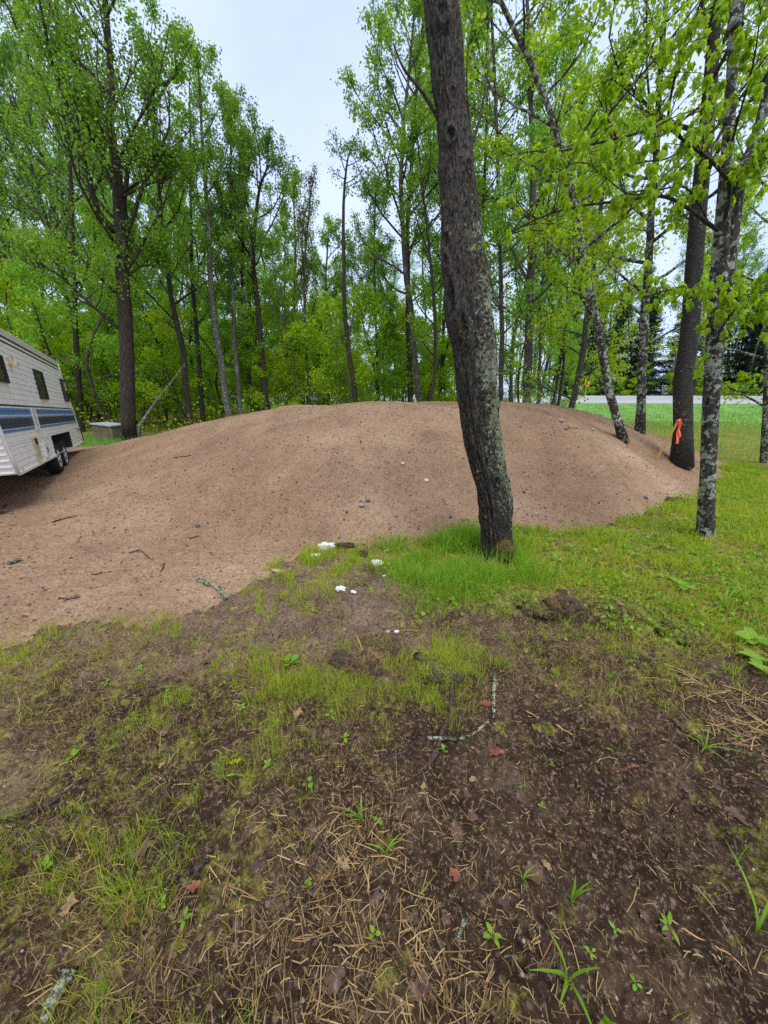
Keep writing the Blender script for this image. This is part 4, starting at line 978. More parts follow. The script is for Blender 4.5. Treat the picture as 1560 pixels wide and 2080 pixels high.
a, b = side_uz(10, 727), side_uz(24, 744); lu, lz = (a[0] + b[0]) / 2, (a[1] + b[1]) / 2 - GT
mb = MB(); box(mb, (lu, -.03, lz + .03), (.13, .05, .12)); box(mb, (lu, -.075, lz - .02), (.11, .06, .07)); mb.build('porch_lamp', M['hatch_yellow'], camper, smooth=False)
a, b, c = side_uz(153, 871), side_uz(161, 880), side_uz(166, 893); mb = MB(); tube(mb, smooth_line([(a[0], -.03, a[1] - GT), (b[0], -.05, b[1] - GT + .05), (min(c[0], U1 - .03), -.04, c[1] - GT)], 8), .012, 5); mb.build('power_cable', M['black_rubber'], camper)
u0, u1, z0, z1 = rect((40, 946), (46, 957)); mb = MB(); box(mb, ((u0 + u1) / 2, -.018, (z0 + z1) / 2), (.08, .012, .06)); mb.build('side_reflector', M['rail_white'], camper, smooth=False)

# ------------------------------------------------------------------ weathered box, pole, stake, chevron sign
c = plane_pt(226, 884, 14.0); bz = float(surf(c[0], c[1]))
M['box_wood'] = plain('box_wood', (.16, .13, .075), .9, .45, 6, .5); M['box_lid'] = plain('box_lid', (.42, .44, .45), .6, .15, 5, .1)
bx = empty('well_box', (c[0], c[1], bz), 'low weathered box with a grey lid beside the big forked tree', 'box'); bx.rotation_euler = (0, 0, -.25); bx.scale = (.82, .82, .95)
for q in range(5):
    mb = MB(); box(mb, (-.43 + q * .215, -.36, .30), (.209, .03, .62)); mb.build('plank', M['box_wood'], bx, smooth=False)
mb = MB(); box(mb, (-.54, 0, .3), (.03, .74, .60)); box(mb, (.54, 0, .3), (.03, .74, .60)); box(mb, (0, .36, .3), (1.05, .03, .60)); mb.build('side_board', M['box_wood'], bx, smooth=False)
mb = MB(); box(mb, (0, 0, .65), (1.2, .86, .045), [[math.cos(.06), 0, math.sin(.06)], [0, 1, 0], [-math.sin(.06), 0, math.cos(.06)]]); mb.build('lid', M['box_lid'], bx, smooth=False)

mb = MB(); P = smooth_line([plane_pt(276, 876, 12.6), plane_pt(312, 822, 13.2), plane_pt(345, 780, 13.8), plane_pt(376, 738, 14.4)], 12); P[0][2] = float(surf(P[0][0], P[0][1])) - .03
tube(mb, P, np.linspace(.05, .018, 12), 6); tag(mb.build('fallen_pole', M['bark_pale']), 'thin bare pole propped at a slant against the trees right of the big trunk', 'pole')

s0 = hit(1334, 932); s1 = plane_pt(1379, 853, s0[1] - .25)
stake = empty('survey_stake', s0, 'slanting wooden survey stake with an orange ribbon on the mound\'s right slope', 'stake')
mb = MB(); d = s1 - s0; tube(mb, [-d * .12, d * .4, d], [.03, .03, .028], 4); mb.build('stake', M['wood_stake'], stake, smooth=False)
rng = np.random.default_rng(6); mb = MB(); n = 14
for off, ln, wd in ((0, .42, .075), (.02, .30, .05)):
    t = np.linspace(0, 1, n); ctr = d * .985 + np.stack([.01 + .035 * t + off + .008 * np.sin(t * 9), -.03 - .01 * np.cos(t * 7), -.02 - ln * t], -1); ww_ = wd * (.45 + .55 * np.sin(np.pi * (.15 + .6 * t)))
    tw = .5 * np.sin(t * 3 + off * 30); sv = np.stack([np.cos(tw), np.sin(tw), 0 * t], -1); V = np.stack([ctr - sv * ww_[:, None] / 2, ctr + sv * ww_[:, None] / 2], 1).reshape(-1, 3); i = np.arange(n - 1) * 2
    mb.add(V, np.stack([i, i + 1, i + 3, i + 2], -1))
tube(mb, [d * .955 + [-.028, 0, 0], d * 1.0 + [.03, -.005, 0]], .03, 8); mb.build('ribbon', M['ribbon'], stake)

i = np.argmin(np.abs(RC[:, 0] - plane_pt(1193, 776, 45)[0])); sp = RC[i] + RN[i] * 6.6
M['sign_yellow'] = plain('sign_yellow', (.75, .36, .02), .5, .05, 4); M['sign_black'] = plain('sign_black', (.015, .015, .015), .5, .1, 4); M['galv'] = plain('galv', (.3, .3, .3), .5, .15, 8, metal=.3)
ssc = sp[1] / FPX; cc = plane_pt(1193, 777, sp[1])
sign = empty('chevron_sign', (cc[0], sp[1], .75), 'yellow chevron curve sign pointing left across the road', 'sign')
zc = cc[2] - .75; hw, hh_ = 4.6 * ssc, 6.6 * ssc
mb = MB(); box(mb, (0, 0, zc), (2 * hw, .02, 2 * hh_)); mb.build('panel', M['sign_yellow'], sign, smooth=False)
mb = MB(); y = -.014; w_ = hw * .62; o = [(w_, hh_ * .72), (w_ * .05, hh_ * .72), (-w_, 0), (w_ * .05, -hh_ * .72), (w_, -hh_ * .72), (-w_ * .1, 0)]
mb.ngon([(x, y, zc + z) for x, z in o], [[0, 1, 2, 5], [5, 2, 3, 4]]); mb.build('chevron', M['sign_black'], sign, smooth=False)
mb = MB(); box(mb, (0, .035, zc / 2 - .3), (.07, .05, zc + .6 + hh_)); mb.build('post', M['galv'], sign, smooth=False)

# ------------------------------------------------------------------ grass, moss, straw
rng = np.random.default_rng(12)
gm, dm, mm_ = MB(), MB(), MB()
def sow(mb, poly, n, hmin, hmax, w, seed, cut, nscale=3.0, lean=.45, levels=2, tuft=0, mound_ok=False):
    q = scatter_poly(poly, n, rng)
    if tuft:
        q = np.repeat(q, tuft, 0) + rng.normal(0, .022, (len(q) * tuft, 2))
    f = fbm(q[:, 0] * nscale + seed, q[:, 1] * nscale, seed, 3); ok = f > cut
    if not mound_ok: ok &= mound_h(q[:, 0], q[:, 1]) < .008 + .03 * rng.random(len(q)) ** 3
    ok &= ~((np.abs(q[:, 0] - 1.16) < .2) & (q[:, 1] > 3.2) & (q[:, 1] < 3.9) & (rng.random(len(q)) < .85))
    q = q[ok]; f = f[ok]
    # blades are coarser far off so that they stay visible, finer close by
    D = np.hypot(q[:, 0], q[:, 1]); P = np.column_stack([q, surf(q[:, 0], q[:, 1]) - .004])
    H = rng.uniform(hmin, hmax, len(q)) * (.6 + 1.0 * np.clip((f - cut) / .25, 0, 1)); W = w * rng.uniform(.6, 1.4, len(q)) * np.clip(D / 2.2, .8, 2.2)
    mb.add(*blades(len(q), P, H, W, rng, lean, levels))
sow(gm, Z_LUSH, 36000, .025, .075, .0046, 301, .33, 2.2)
sow(gm, Z_LUSH, 1100, .06, .14, .0045, 307, .42, 1.5, .4, 3, 7)
tm_ = MB(); sow(tm_, Z_TALL, 9000, .08, .19, .0036, 311, .30, 2.5, .5, 3)
tag(tm_.build('tall_grass', M['grass_tall'], smooth=False), 'lush tall grass clump around the foot of the leaning trunk', 'grass', kind='stuff')
sow(gm, Z_LEFT, 1000, .03, .075, .0026, 321, .47, 3.2, .5, 2, 16)
sow(gm, Z_LEFT, 4500, .015, .05, .0026, 322, .45, 3.2, .6)
sow(gm, Z_MID, 520, .04, .10, .0028, 331, .42, 4.0, .45, 3, 14)
sow(gm, Z_SCRAP, 420, .04, .11, .0030, 341, .44, 4.0, .45, 3, 14)
sow(gm, Z_BL, 330, .05, .13, .0022, 351, .49, 4.5, .55, 3, 24)
sow(gm, Z_RIGHT, 260, .03, .09, .0026, 361, .46, 4.0, .5, 2, 12)
ZALL = [(-2.6, .3), (3.2, .3), (5, 3.2), (-3, 2.6)]
sow(gm, ZALL, 420, .03, .08, .0024, 371, .50, 3.0, .5, 2, 8)
for poly, n, cut in ((Z_LUSH, 16000, .40), (Z_LEFT, 14000, .46), (Z_MID, 4000, .40), (Z_BL, 5000, .46), (Z_RIGHT, 6000, .44), (ZALL, 24000, .50)):
    sow(mm_, poly, n, .008, .024, .0034, 381, cut, 5.0, .9, 1)
for poly, n, cut in ((Z_LUSH, 5000, .50), (Z_LEFT, 5000, .46), (Z_MID, 3500, .40), (Z_BL, 3500, .44), (Z_RIGHT, 3000, .44), (ZALL, 7000, .49)):
    sow(dm, poly, n, .025, .07, .0022, 391, cut, 3.5, 1.1, 2)
tag(gm.build('grass', M['grass'], smooth=False), 'short green grass growing in patches over the foreground soil', 'grass', kind='stuff')
tag(mm_.build('moss', M['moss'], smooth=False), 'yellow-green moss in low patches on the foreground soil', 'moss', kind='stuff')
k_ = rng.normal(0, 1, (1500, 3)); k_ /= np.linalg.norm(k_, axis=1, keepdims=True); kb = MB()
kb.add(*blades(1500, k_ * KNOB[1] * 1.03 + KNOB[0], rng.uniform(.012, .035, 1500), np.full(1500, .004), rng, 1.3, 2))
kb.build('moss_tuft', M['knob_moss'], knob, smooth=False)['kind'] = 'stuff'
# flattened dry straw
def straw(poly, n, l0, l1, w, cut, seed):
    q = scatter_poly(poly, n, rng); f = fbm(q[:, 0] * 3.2 + 5, q[:, 1] * 3.2, seed, 3); q = q[(f > cut) & (mound_h(q[:, 0], q[:, 1]) < .01)]; n = len(q)
    a = rng.uniform(0, 6.28, n); ln = rng.uniform(l0, l1, n); d = np.stack([np.cos(a), np.sin(a)], -1) * ln[:, None] / 2; bend = rng.normal(0, .035, n)
    s = np.stack([-np.sin(a), np.cos(a)], -1); m = q + s * (ln * bend)[:, None]; W = w * rng.uniform(.5, 1.4, n)
    e0, e1 = q - d, q + d; lift = np.abs(rng.normal(0, .006, n)); cols = []
    for p, lf in ((e0, rng.uniform(.001, .012, n)), (m, lift + .004), (e1, rng.uniform(.001, .018, n))):
        z = surf(p[:, 0], p[:, 1]) + lf
        for sg in (-1, 1): cols.append(np.column_stack([p + s * (sg * W / 2)[:, None], z + sg * .0008]))
    V = np.stack(cols, 1).reshape(-1, 3); b = np.arange(n)[:, None] * 6
    dm.add(V, np.concatenate([b + np.array([[0, 1, 3, 2]]), b + np.array([[2, 3, 5, 4]])]))
Z_STRAW = poly_w([(560, 1680), (760, 1600), (1000, 1640), (1060, 1780), (1040, 1960), (1000, 2080), (980, 2300), (480, 2300), (520, 1900)])
Z_STRAW2 = poly_w([(1370, 1385), (1560, 1370), (1700, 1400), (1700, 1560), (1500, 1500), (1400, 1450)])
straw(Z_STRAW, 850, .03, .13, .0022, .50, 401); straw(Z_STRAW, 1500, .012, .05, .0020, .40, 403)
straw(Z_STRAW2, 420, .06, .2, .0032, .40, 405)
straw(ZALL, 9000, .008, .035, .0020, .36, 407); straw(ZALL, 260, .04, .13, .0022, .47, 409)
straw(Z_BL, 650, .03, .11, .0022, .4, 411); straw(Z_LEFT, 1200, .02, .07, .0024, .42, 413)
tag(dm.build('straw', M['dry'], smooth=False), 'dry tan straw and dead grass strewn over the foreground soil', 'straw', kind='stuff')
# field grass between mound and road
fm = MB(); n = 56000; q = np.stack([rng.uniform(3.5, 40, n), rng.uniform(7.5, 40, n)], -1)
yr = np.interp(q[:, 0], RC[::-1, 0], RC[::-1, 1]); dd = np.min(np.hypot(q[:, None, 0] - RC[None, ::2, 0], q[:, None, 1] - RC[None, ::2, 1]), 1)
q = q[(q[:, 1] < yr) & (dd > 6.0) & (mound_h(q[:, 0], q[:, 1]) < -.02) & (np.hypot(q[:, 0] - 1, q[:, 1] - 9) > 7.2)]
D = np.hypot(q[:, 0], q[:, 1]); dd = np.min(np.hypot(q[:, None, 0] - RC[None, ::2, 0], q[:, None, 1] - RC[None, ::2, 1]), 1)
zf = np.interp(dd, [5.2, 9, 13.5], [Z0 - .03, .38, -.1]); zf = np.maximum(zf, surf(q[:, 0], q[:, 1]))
fm.add(*blades(len(q), np.column_stack([q, zf - .01]), rng.uniform(.10, .24, len(q)) * (.6 + .8 * vnoise(q[:, 0] * .5, q[:, 1] * .5, 4)), .010 * np.clip(D / 10, .7, 3), rng, .4, 2))
# a grassy strip at the wood's edge, left of the mound
n = 9000; q = np.stack([rng.uniform(-13, -4, n), rng.uniform(11.0, 15.5, n)], -1); q = q[mound_h(q[:, 0], q[:, 1]) < .0]
fm.add(*blades(len(q), np.column_stack([q, surf(q[:, 0], q[:, 1]) - .01]), rng.uniform(.10, .35, len(q)), .016 * np.ones(len(q)), rng, .4, 2))
tag(fm.build('field_grass', M['field'], smooth=False), 'fresh green field grass between the mound and the road', 'grass', kind='stuff')
# tiny round leaves of ground cover on the right
cm = MB(); q = scatter_poly(Z_LUSH, 14000, rng); q = q[(fbm(q[:, 0] * 2, q[:, 1] * 2, 431, 3) > .47) & (mound_h(q[:, 0], q[:, 1]) < 0)]
cm.add(*leaf_quads(np.column_stack([q, surf(q[:, 0], q[:, 1]) + rng.uniform(.015, .06, len(q))]), rng.uniform(.018, .045, len(q)), rng, -.1, .9))
tag(cm.build('ground_cover', M['weed'], smooth=False), 'small round-leaved ground cover among the grass on the right', 'ground cover', kind='stuff')

# ------------------------------------------------------------------ grit on the mound
rng = np.random.default_rng(21)
def grit(n, smin, smax, mat, seed, name, label, near=True, on_mound=True, xr=(-9, 8.5), yr=(2.0, 11)):
    q = np.stack([rng.uniform(*xr, n), rng.uniform(*yr, n)], -1)
    pr = np.clip(4.0 / np.hypot(q[:, 0], q[:, 1]), 0, 1); ok = rng.random(n) < pr
    ok &= (mound_h(q[:, 0], q[:, 1]) > .01) if on_mound else (mound_h(q[:, 0], q[:, 1]) < .0)
    q = q[ok]; n = len(q); s = smin + (smax - smin) * rng.random(n) ** 3; D = np.hypot(q[:, 0], q[:, 1]); s = s * np.clip(D / 4, .8, 1.15)
    V0, F0 = ICO1; sc = rng.uniform(.6, 1.25, (n, 1, 3)); sc[..., 2] *= .75
    a = rng.uniform(0, 6.28, n); R = np.zeros((n, 3, 3)); R[:, 0, 0] = R[:, 1, 1] = np.cos(a); R[:, 0, 1] = -np.sin(a); R[:, 1, 0] = np.sin(a); R[:, 2, 2] = 1
    V = np.einsum('nij,nkj->nki', R, V0[None] * sc * (1 + .18 * rng.normal(0, 1, (n, 12, 1)))) * s[:, None, None] + np.column_stack([q, surf(q[:, 0], q[:, 1]) + s * .25])[:, None]
    mb = MB(); mb.add(V.reshape(-1, 3), (np.arange(n)[:, None, None] * 12 + F0[None]).reshape(-1, 3))
    tag(mb.build(name, mat, smooth=False), label, name.replace('_', ' '), kind='stuff')
grit(13000, .003, .014, M['pebble'], 1, 'gravel', 'small pale gravel scattered over the dirt mound')
grit(24000, .004, .016, M['clod'], 2, 'dirt_clods', 'small dark dirt clods scattered over the mound')
grit(9500, .003, .012, M['crumb'], 3, 'soil_crumbs', 'dark crumbs of soil on the bare foreground ground', on_mound=False, xr=(-2.5, 3), yr=(.4, 3.5))
grit(2200, .002, .008, M['pebble'], 4, 'soil_grit', 'pale grit lying on the bare foreground ground', on_mound=False, xr=(-2.5, 3), yr=(.4, 3.5))
# ------------------------------------------------------------------ sticks and branches on the ground
rng = np.random.default_rng(33)
def ground_line(pts, n=16, lift=0):
    W = np.array([hit(x, y) for x, y in pts]); P = smooth_line(W, n) if len(pts) > 2 else np.linspace(W[0], W[1], n)
    P[:, 2] = surf(P[:, 0], P[:, 1]) ; P[:, 2] = .5 * P[:, 2] + .5 * np.linspace(P[0, 2], P[-1, 2], n); P[:, 2] = np.maximum(P[:, 2], surf(P[:, 0], P[:, 1]) - .006) + lift; return P
def stick(name, label, pts, r, mat, taper=.5, lump=.15, cat='stick', sides=10, n=26, wob=.25, side=(), group=None):
    P = ground_line(pts, n); L = np.linalg.norm(P[-1] - P[0]); P[1:-1, :2] += rng.normal(0, L * .008 * wob, (n - 2, 2))
    R = np.linspace(r, r * taper, n) * (1 + lump * (rng.random(n) - .5) * 2); P[:, 2] += R * .7
    mb = MB(); tube(mb, P, R, sides)
    for f, dx, dy in side:
        k = int(f * (n - 1)); a = P[k]; b = a + np.array([dx, dy, .01]); b[2] = float(surf(b[0], b[1])) + R[k] * .4; tube(mb, [a, (a + b) / 2 + [0, 0, .006], b], [R[k] * .6, R[k] * .45, R[k] * .25], 6)
    o = P[0].copy(); o[2] -= R[0]
    for v in mb.v:
        if lump > .12: v += (np.stack([vnoise(v[:, 0] * 90 + k_ * 9, v[:, 1] * 90 + v[:, 2] * 70, 7 + k_) for k_ in range(3)], -1) - .5) * r * lump * 2.6
        v -= o
    return tag(mb.build(name, M[mat], loc=o), label, cat, group)
stick('lichen_branch', 'short crooked branch crusted with pale lichen at the mound\'s toe', [(402, 1181), (425, 1190), (447, 1202), (459, 1221)], .022, 'stick_lichen', .85, .25)
stick('lichen_branch', 'thick branch crusted with pale green lichen in the bottom left corner', [(146, 1974), (120, 2020), (95, 2078)], .017, 'stick_lichen', .95, .3)
stick('lichen_twig', 'stubby pale lichen twig lying right of the straw', [(948, 1860), (938, 1885), (931, 1908)], .008, 'stick_lichen', .9, .3, 'twig')
stick('lichen_branch', 'small lichened stub on the sand at the far left', [(18, 1147), (32, 1143), (44, 1139)], .022, 'stick_lichen', .8, .2)
stick('dead_stick', 'long dark bent stick at the left edge of the foreground', [(176, 1585), (125, 1618), (78, 1646), (40, 1662), (-10, 1676)], .012, 'stick_black', .7, .2, wob=.6)
stick('dead_stick', 'brown curved root-like stick snaking down the middle right soil', [(932, 1386), (918, 1395), (917, 1440), (898, 1490), (885, 1530), (850, 1572)], .014, 'stick', .8, .15)
stick('lichen_twig', 'thin lichened twig lying across the brown curved stick', [(868, 1502), (905, 1504), (942, 1502), (968, 1487), (992, 1468)], .009, 'stick_lichen', .5, .25, 'twig')
stick('dead_twig', 'straight black and white twig with a small leaf at its far end', [(1004, 1372), (1003, 1415), (1003, 1462)], .010, 'stick_lichen', .8, .2, 'twig')
stick('dead_twig', 'short dark twig left of the brown curved stick', [(788, 1533), (815, 1536), (848, 1541)], .006, 'stick_black', .5, .1, 'twig')
stick('wood_splinter', 'orange wood splinter, upper of the two on the dark soil', [(1068, 1444), (1095, 1460)], .006, 'splinter', .7, .2, 'splinter', 4, 6)
stick('wood_splinter', 'orange wood splinter, lower of the two on the dark soil', [(1128, 1472), (1163, 1494)], .006, 'splinter', .5, .2, 'splinter', 4, 6)
stick('dead_stick', 'reddish brown stick on the bare soil at the right', [(1238, 1572), (1272, 1564), (1307, 1556)], .009, 'stick_red', .7, .12)
stick('dead_stick', 'forked brown stick left of the straw', [(660, 1690), (645, 1740), (620, 1790), (585, 1825), (530, 1836)], .008, 'stick', 1.0, .15, side=((.7, .16, .05),))
stick('dead_twig', 'reddish twig reaching right from the forked stick', [(640, 1797), (680, 1784), (735, 1772)], .006, 'stick_red', .5, .15, 'twig')
stick('dead_twig', 'black branching twig on the dark soil at the lower right', [(1308, 1680), (1350, 1705), (1390, 1740), (1432, 1785)], .006, 'stick_black', .6, .3, 'twig', side=((.3, .08, .05), (.6, -.07, .02), (.75, .1, -.0)))
stick('straw_stem', 'long pale stem running across the lower right corner', [(1352, 1862), (1400, 1895), (1455, 1925), (1505, 1962), (1560, 2060)], .0028, 'splinter', .7, .05, 'stem', 5)
stick('dead_twig', 'thin black upright twig right of the straw', [(1002, 1730), (995, 1790), (985, 1870)], .004, 'stick_black', .6, .1, 'twig')
stick('dead_twig', 'thin brown curved twig in the upper left of the straw', [(720, 1640), (690, 1680), (672, 1720), (655, 1752)], .005, 'stick', .6, .1, 'twig')
stick('dead_twig', 'dark twig at the left above the bottom left grass', [(150, 1685), (135, 1720), (128, 1755)], .005, 'stick_black', .6, .1, 'twig')
stick('dead_stick', 'black half-buried stick above the bottom left grass', [(315, 1812), (350, 1790), (405, 1762), (425, 1750)], .010, 'stick_black', .8, .3)
for lab, pts, r in (('dark twig on the sand right of the camper', [(106, 1062), (130, 1056), (158, 1048)], .010), ('thin twig on the left slope of the mound', [(355, 930), (372, 928), (388, 925)], .012), ('bent twig on the sand above the grass at the left', [(262, 1124), (285, 1122), (295, 1128), (312, 1139)], .007), ('short dark twig on the sand above the lichened branch', [(334, 1146), (331, 1155), (326, 1162)], .009), ('brown twig on the sand near the lower left toe', [(120, 1218), (142, 1217), (162, 1212)], .010), ('thin twig on the sand at the middle left', [(185, 1168), (208, 1164), (228, 1161)], .006), ('thin twig on the mound\'s right flank below the stone', [(1146, 873), (1160, 870), (1174, 871)], .012), ('short twig high on the mound\'s left slope', [(385, 1095), (395, 1092), (405, 1089)], .008)):
    stick('dead_twig', lab, pts, r, 'stick', .6, .2, 'twig', 6)

# ------------------------------------------------------------------ stones on the mound
def stone(label, px, py, wpx, mat, flat=.7, seed=0):
    c = hit(px, py); s = wpx / 2 / FPX * c[1]; r = np.random.default_rng(seed); V, F = ICO3
    V = V * (1 + .28 * (fbm(V[:, 0] * 1.3 + seed * 3, V[:, 1] * 1.3 + V[:, 2], seed, 3)[:, None] - .5) * 2) * np.array([1, .85, flat]) * s
    mb = MB(); mb.add(V, F); o = mb.build('stone', M[mat], loc=c + [0, 0, s * flat * .35]); o.rotation_euler = (0, 0, r.uniform(0, 6)); tag(o, label, 'stone')
for q, a in enumerate([('dark round stone on the sand, left of the middle', 401, 1069, 11, 'stone_dark'), ('flat grey stone in the middle of the mound face', 735, 1027, 15, 'stone_grey', .4), ('slim dark stone beside the flat grey one', 747, 1018, 12, 'stone_dark', .5), ('white stone left of the leaning trunk', 866, 977, 10, 'stone_pale'), ('grey stone just left of the leaning trunk', 916, 990, 9, 'stone_grey'), ('grey stone near the crest right of the leaning trunk', 1139, 856, 12, 'stone_grey'), ('pinkish stone on the right flank near the crest', 1204, 874, 9, 'stone_pink'), ('dark stone low on the right face of the mound', 1311, 1012, 10, 'stone_dark'), ('dark stone right of the leaning trunk', 1064, 1000, 8, 'stone_dark'), ('flat dark stone at the toe left of the leaning trunk', 938, 1057, 12, 'stone_dark', .4), ('pale pink stone at the toe right of the leaning trunk', 1088, 1044, 11, 'stone_pink', .5), ('dark brown stone left of the toe weed', 915, 1050, 9, 'stone_dark', .5), ('pale stone on the mound right of the pale face stone', 818, 942, 7, 'stone_pale'), ('small dark stone above the lichened branch', 705, 1041, 9, 'stone_dark')]):
    stone(*(a if len(a) == 6 else a + (.7,)), seed=q + 1)

# ------------------------------------------------------------------ litter at the toe: foam scraps, bark, card
def scrap(name, label, px, py, wpx, mat, cat, flat=.5, seed=0, asp=.7, rz_=0, up=.55):
    c = hit(px, py); s = wpx * .62 / FPX * c[1]; V, F = ICO4; r = np.random.default_rng(seed); g = np.round(V * 2.2) / 2.2
    d = 1 + .9 * (fbm(V[:, 0] * 2.3 + seed * 7, V[:, 1] * 2.3 + V[:, 2] * 2.7, seed, 3)[:, None] - .5)
    V = (V * .65 + g * .35) * d * np.array([1, asp, flat]) * s
    mb = MB(); mb.add(V, F); o = mb.build(name, M[mat], smooth=False, loc=c + [0, 0, s * flat * up]); o.rotation_euler = (r.uniform(-.2, .2), r.uniform(-.2, .2), rz_); return tag(o, label, cat)
scrap('foam_scrap', 'largest lump of white foam at the toe of the mound', 664, 1116, 30, 'foam', 'foam', .55, 3)
scrap('foam_scrap', 'flat white foam strip left of the largest lump', 640, 1129, 24, 'foam', 'foam', .18, 4, .4, .4)
scrap('foam_scrap', 'small round white foam piece below the others', 692, 1198, 18, 'foam', 'foam', .5, 5)
scrap('foam_scrap', 'dirty white foam lump beside the tall grass', 766, 1147, 22, 'foam', 'foam', .5, 6)
scrap('foam_scrap', 'tiny white foam crumb right of the dirty lump', 788, 1147, 8, 'foam', 'foam', .6, 7)
scrap('foam_scrap', 'small pale flat scrap right of the round foam piece', 718, 1203, 12, 'foam', 'foam', .3, 8)
scrap('foam_scrap', 'tiny white crumb below the dirty foam lump', 781, 1171, 7, 'foam', 'foam', .6, 9)
scrap('bark_chunk', 'dark rotten bark chunk between the foam and the tall grass', 737, 1129, 20, 'stick', 'bark', .8, 10, .6)
scrap('bark_chunk', 'brown peaty lump right of the largest foam lump', 700, 1110, 34, 'stick', 'bark', .3, 11, .6)
scrap('card_scrap', 'pinkish torn cardboard scrap left of the foam', 564, 1161, 22, 'card', 'cardboard', .25, 12, .6)
scrap('card_scrap', 'small brown cardboard scrap on the bare soil strip', 790, 1284, 11, 'card', 'cardboard', .3, 13)
scrap('card_scrap', 'pale torn scrap right of the cardboard on the soil strip', 806, 1283, 9, 'foam', 'paper', .3, 14)
stick('wood_sliver', 'pale wooden sliver sticking out of the fibrous turf lump', [(725, 1292), (733, 1312), (742, 1332)], .008, 'splinter', .6, .15, 'splinter', 4, 6)
stick('pale_stem', 'pale broken stem lying along the bare soil strip', [(815, 1283), (832, 1282), (852, 1281)], .007, 'dry', .8, .1, 'stem', 5, 6)

# fibrous turf lumps
def turf(name, label, px, py, w, h, seed, mat, ncol, n, hair):
    c = hit(px, py); e = empty(name, c, label, 'turf'); V, F = ICO4; r = np.random.default_rng(seed)
    d = 1 + 1.5 * (fbm(V[:, 0] * 3.4 + seed, V[:, 1] * 3.4 + V[:, 2] * 3.7, seed, 4)[:, None] - .5)
    S = np.array([w, w * .8, h]); mb = MB(); mb.add(V * d * S, F); mb.build('root_ball', M[mat], e)
    k = r.normal(0, 1, (n, 3)); k[:, 2] = np.abs(k[:, 2]) * 1.1 - .15; k /= np.linalg.norm(k, axis=1, keepdims=True); P = k * S * .98
    mb = MB(); V2, F2 = blades(n, P, r.uniform(.5, 1.0, n) * hair, np.full(n, .0028), r, 1.2, 2); mb.add(V2, F2); b = mb.build('fibres', M[ncol], e, smooth=False); b['kind'] = 'stuff'
M['peat'] = plain('peat', (.06, .042, .03), .95, .5, 25, .8)
turf('turf_lump', 'shaggy tan lump of upturned turf in the middle foreground', 742, 1362, .12, .11, 3, 'peat', 'dry', 1500, .06)
turf('turf_lump', 'mossy grass hummock right of the shaggy tan lump', 900, 1356, .17, .05, 4, 'peat', 'moss', 2200, .045)
turf('turf_lump', 'dark torn sod lump in front of the right-hand grass', 1142, 1236, .15, .12, 5, 'peat', 'dry', 1300, .06)
turf('turf_lump', 'orange-brown moss pad left of the dark torn sod', 1090, 1240, .12, .05, 6, 'peat', 'moss', 900, .03)
turf('turf_lump', 'dry yellow moss hummock among the grass at the right', 1400, 1296, .18, .045, 7, 'peat', 'moss', 2200, .03)
turf('turf_lump', 'dark lump of soil between the lichened branch and the tufts', 690, 1345, .09, .035, 8, 'peat', 'dry', 150, .03)

# ------------------------------------------------------------------ broad-leaved weeds
def ovate(L=1.0, W=.6, curl=.25, n=6, seed=0):
    r = np.random.default_rng(seed); t = np.linspace(0, 1, n + 1); w = W / 2 * np.sin(np.pi * np.clip(t, 0, 1) ** .8) ** .75; w[0] = .02; w[-1] = .0
    V = []; 
    for i in range(n + 1):
        z = curl * (t[i] * .7 - t[i] ** 2) * L
        V += [(-w[i], t[i] * L, z + .25 * w[i]), (0, t[i] * L, z), (w[i], t[i] * L, z + .25 * w[i])]
    F = []
    for i in range(n):
        for k in (0, 1): F.append([3 * i + k, 3 * i + k + 1, 3 * i + 4 + k, 3 * i + 3 + k])
    return np.array(V), np.array(F)
OV = []
for sd, (W_, cu) in enumerate(((.7, .3), (.55, .35), (.85, .2), (.28, .5))):
    mb = MB(); mb.add(*ovate(1, W_, cu, 6, sd)); me = mb.mesh('leaf'); me.materials.append(M['weed']); OV.append(me)
def weed(label, px, py, size, n, shape=0, pitch=.5, group=None, stemh=.35, name='broadleaf_weed', cat='weed'):
    size = size * .7; c = hit(px, py); e = empty(name, c, label, cat, group); a0 = rng.uniform(0, 6.28); mb = MB()
    for q in range(n):
        az = a0 + q * 6.283 / n + rng.normal(0, .3); h = size * stemh * rng.uniform(.6, 1.3); top_ = np.array([-math.sin(az) * h * .5, math.cos(az) * h * .5, h])
        tube(mb, [(0, 0, -.01), top_ * [.4, .4, .7], top_], [.002, .0018, .0014], 4, False)
        o = link('leaf', OV[shape], e, top_); s = size * rng.uniform(.7, 1.15); o.scale = (s, s, s); o.rotation_euler = (rng.normal(pitch * .5, .25), rng.normal(0, .2), az)
    mb.build('stem', M['weed'], e)
weed('bright broad-leaved weed left of the shaggy turf lump', 587, 1352, .11, 5, 0)
weed('single round bright green leaf on the left foreground grass', 628, 1592, .055, 2, 2)
weed('young weed with three leaves right of the straw', 1000, 1906, .045, 4, 1)
weed('small weed with pointed leaves in the lower right soil', 1358, 1888, .060, 5, 3, 1.0)
weed('tall-stemmed broadleaf weed at the right edge, upper', 1530, 1305, .12, 5, 2)
weed('broad-leaved weed at the right edge, lower', 1532, 1345, .11, 6, 0)
weed('broad-leaved weed cut by the right edge of the photo', 1556, 1372, .12, 5, 0)
weed('low weed with rounded leaves at the middle right grass', 1385, 1195, .12, 5, 2)
weed('low weed at the foot of the leaning trunk', 1042, 1072, .10, 4, 1, 1.0)
weed('small rosette weed on the mound\'s toe left of the trunk', 952, 1058, .09, 7, 3, .9)
weed('pale weed at the far toe right of the trunk', 1140, 1060, .09, 5, 3, .9)
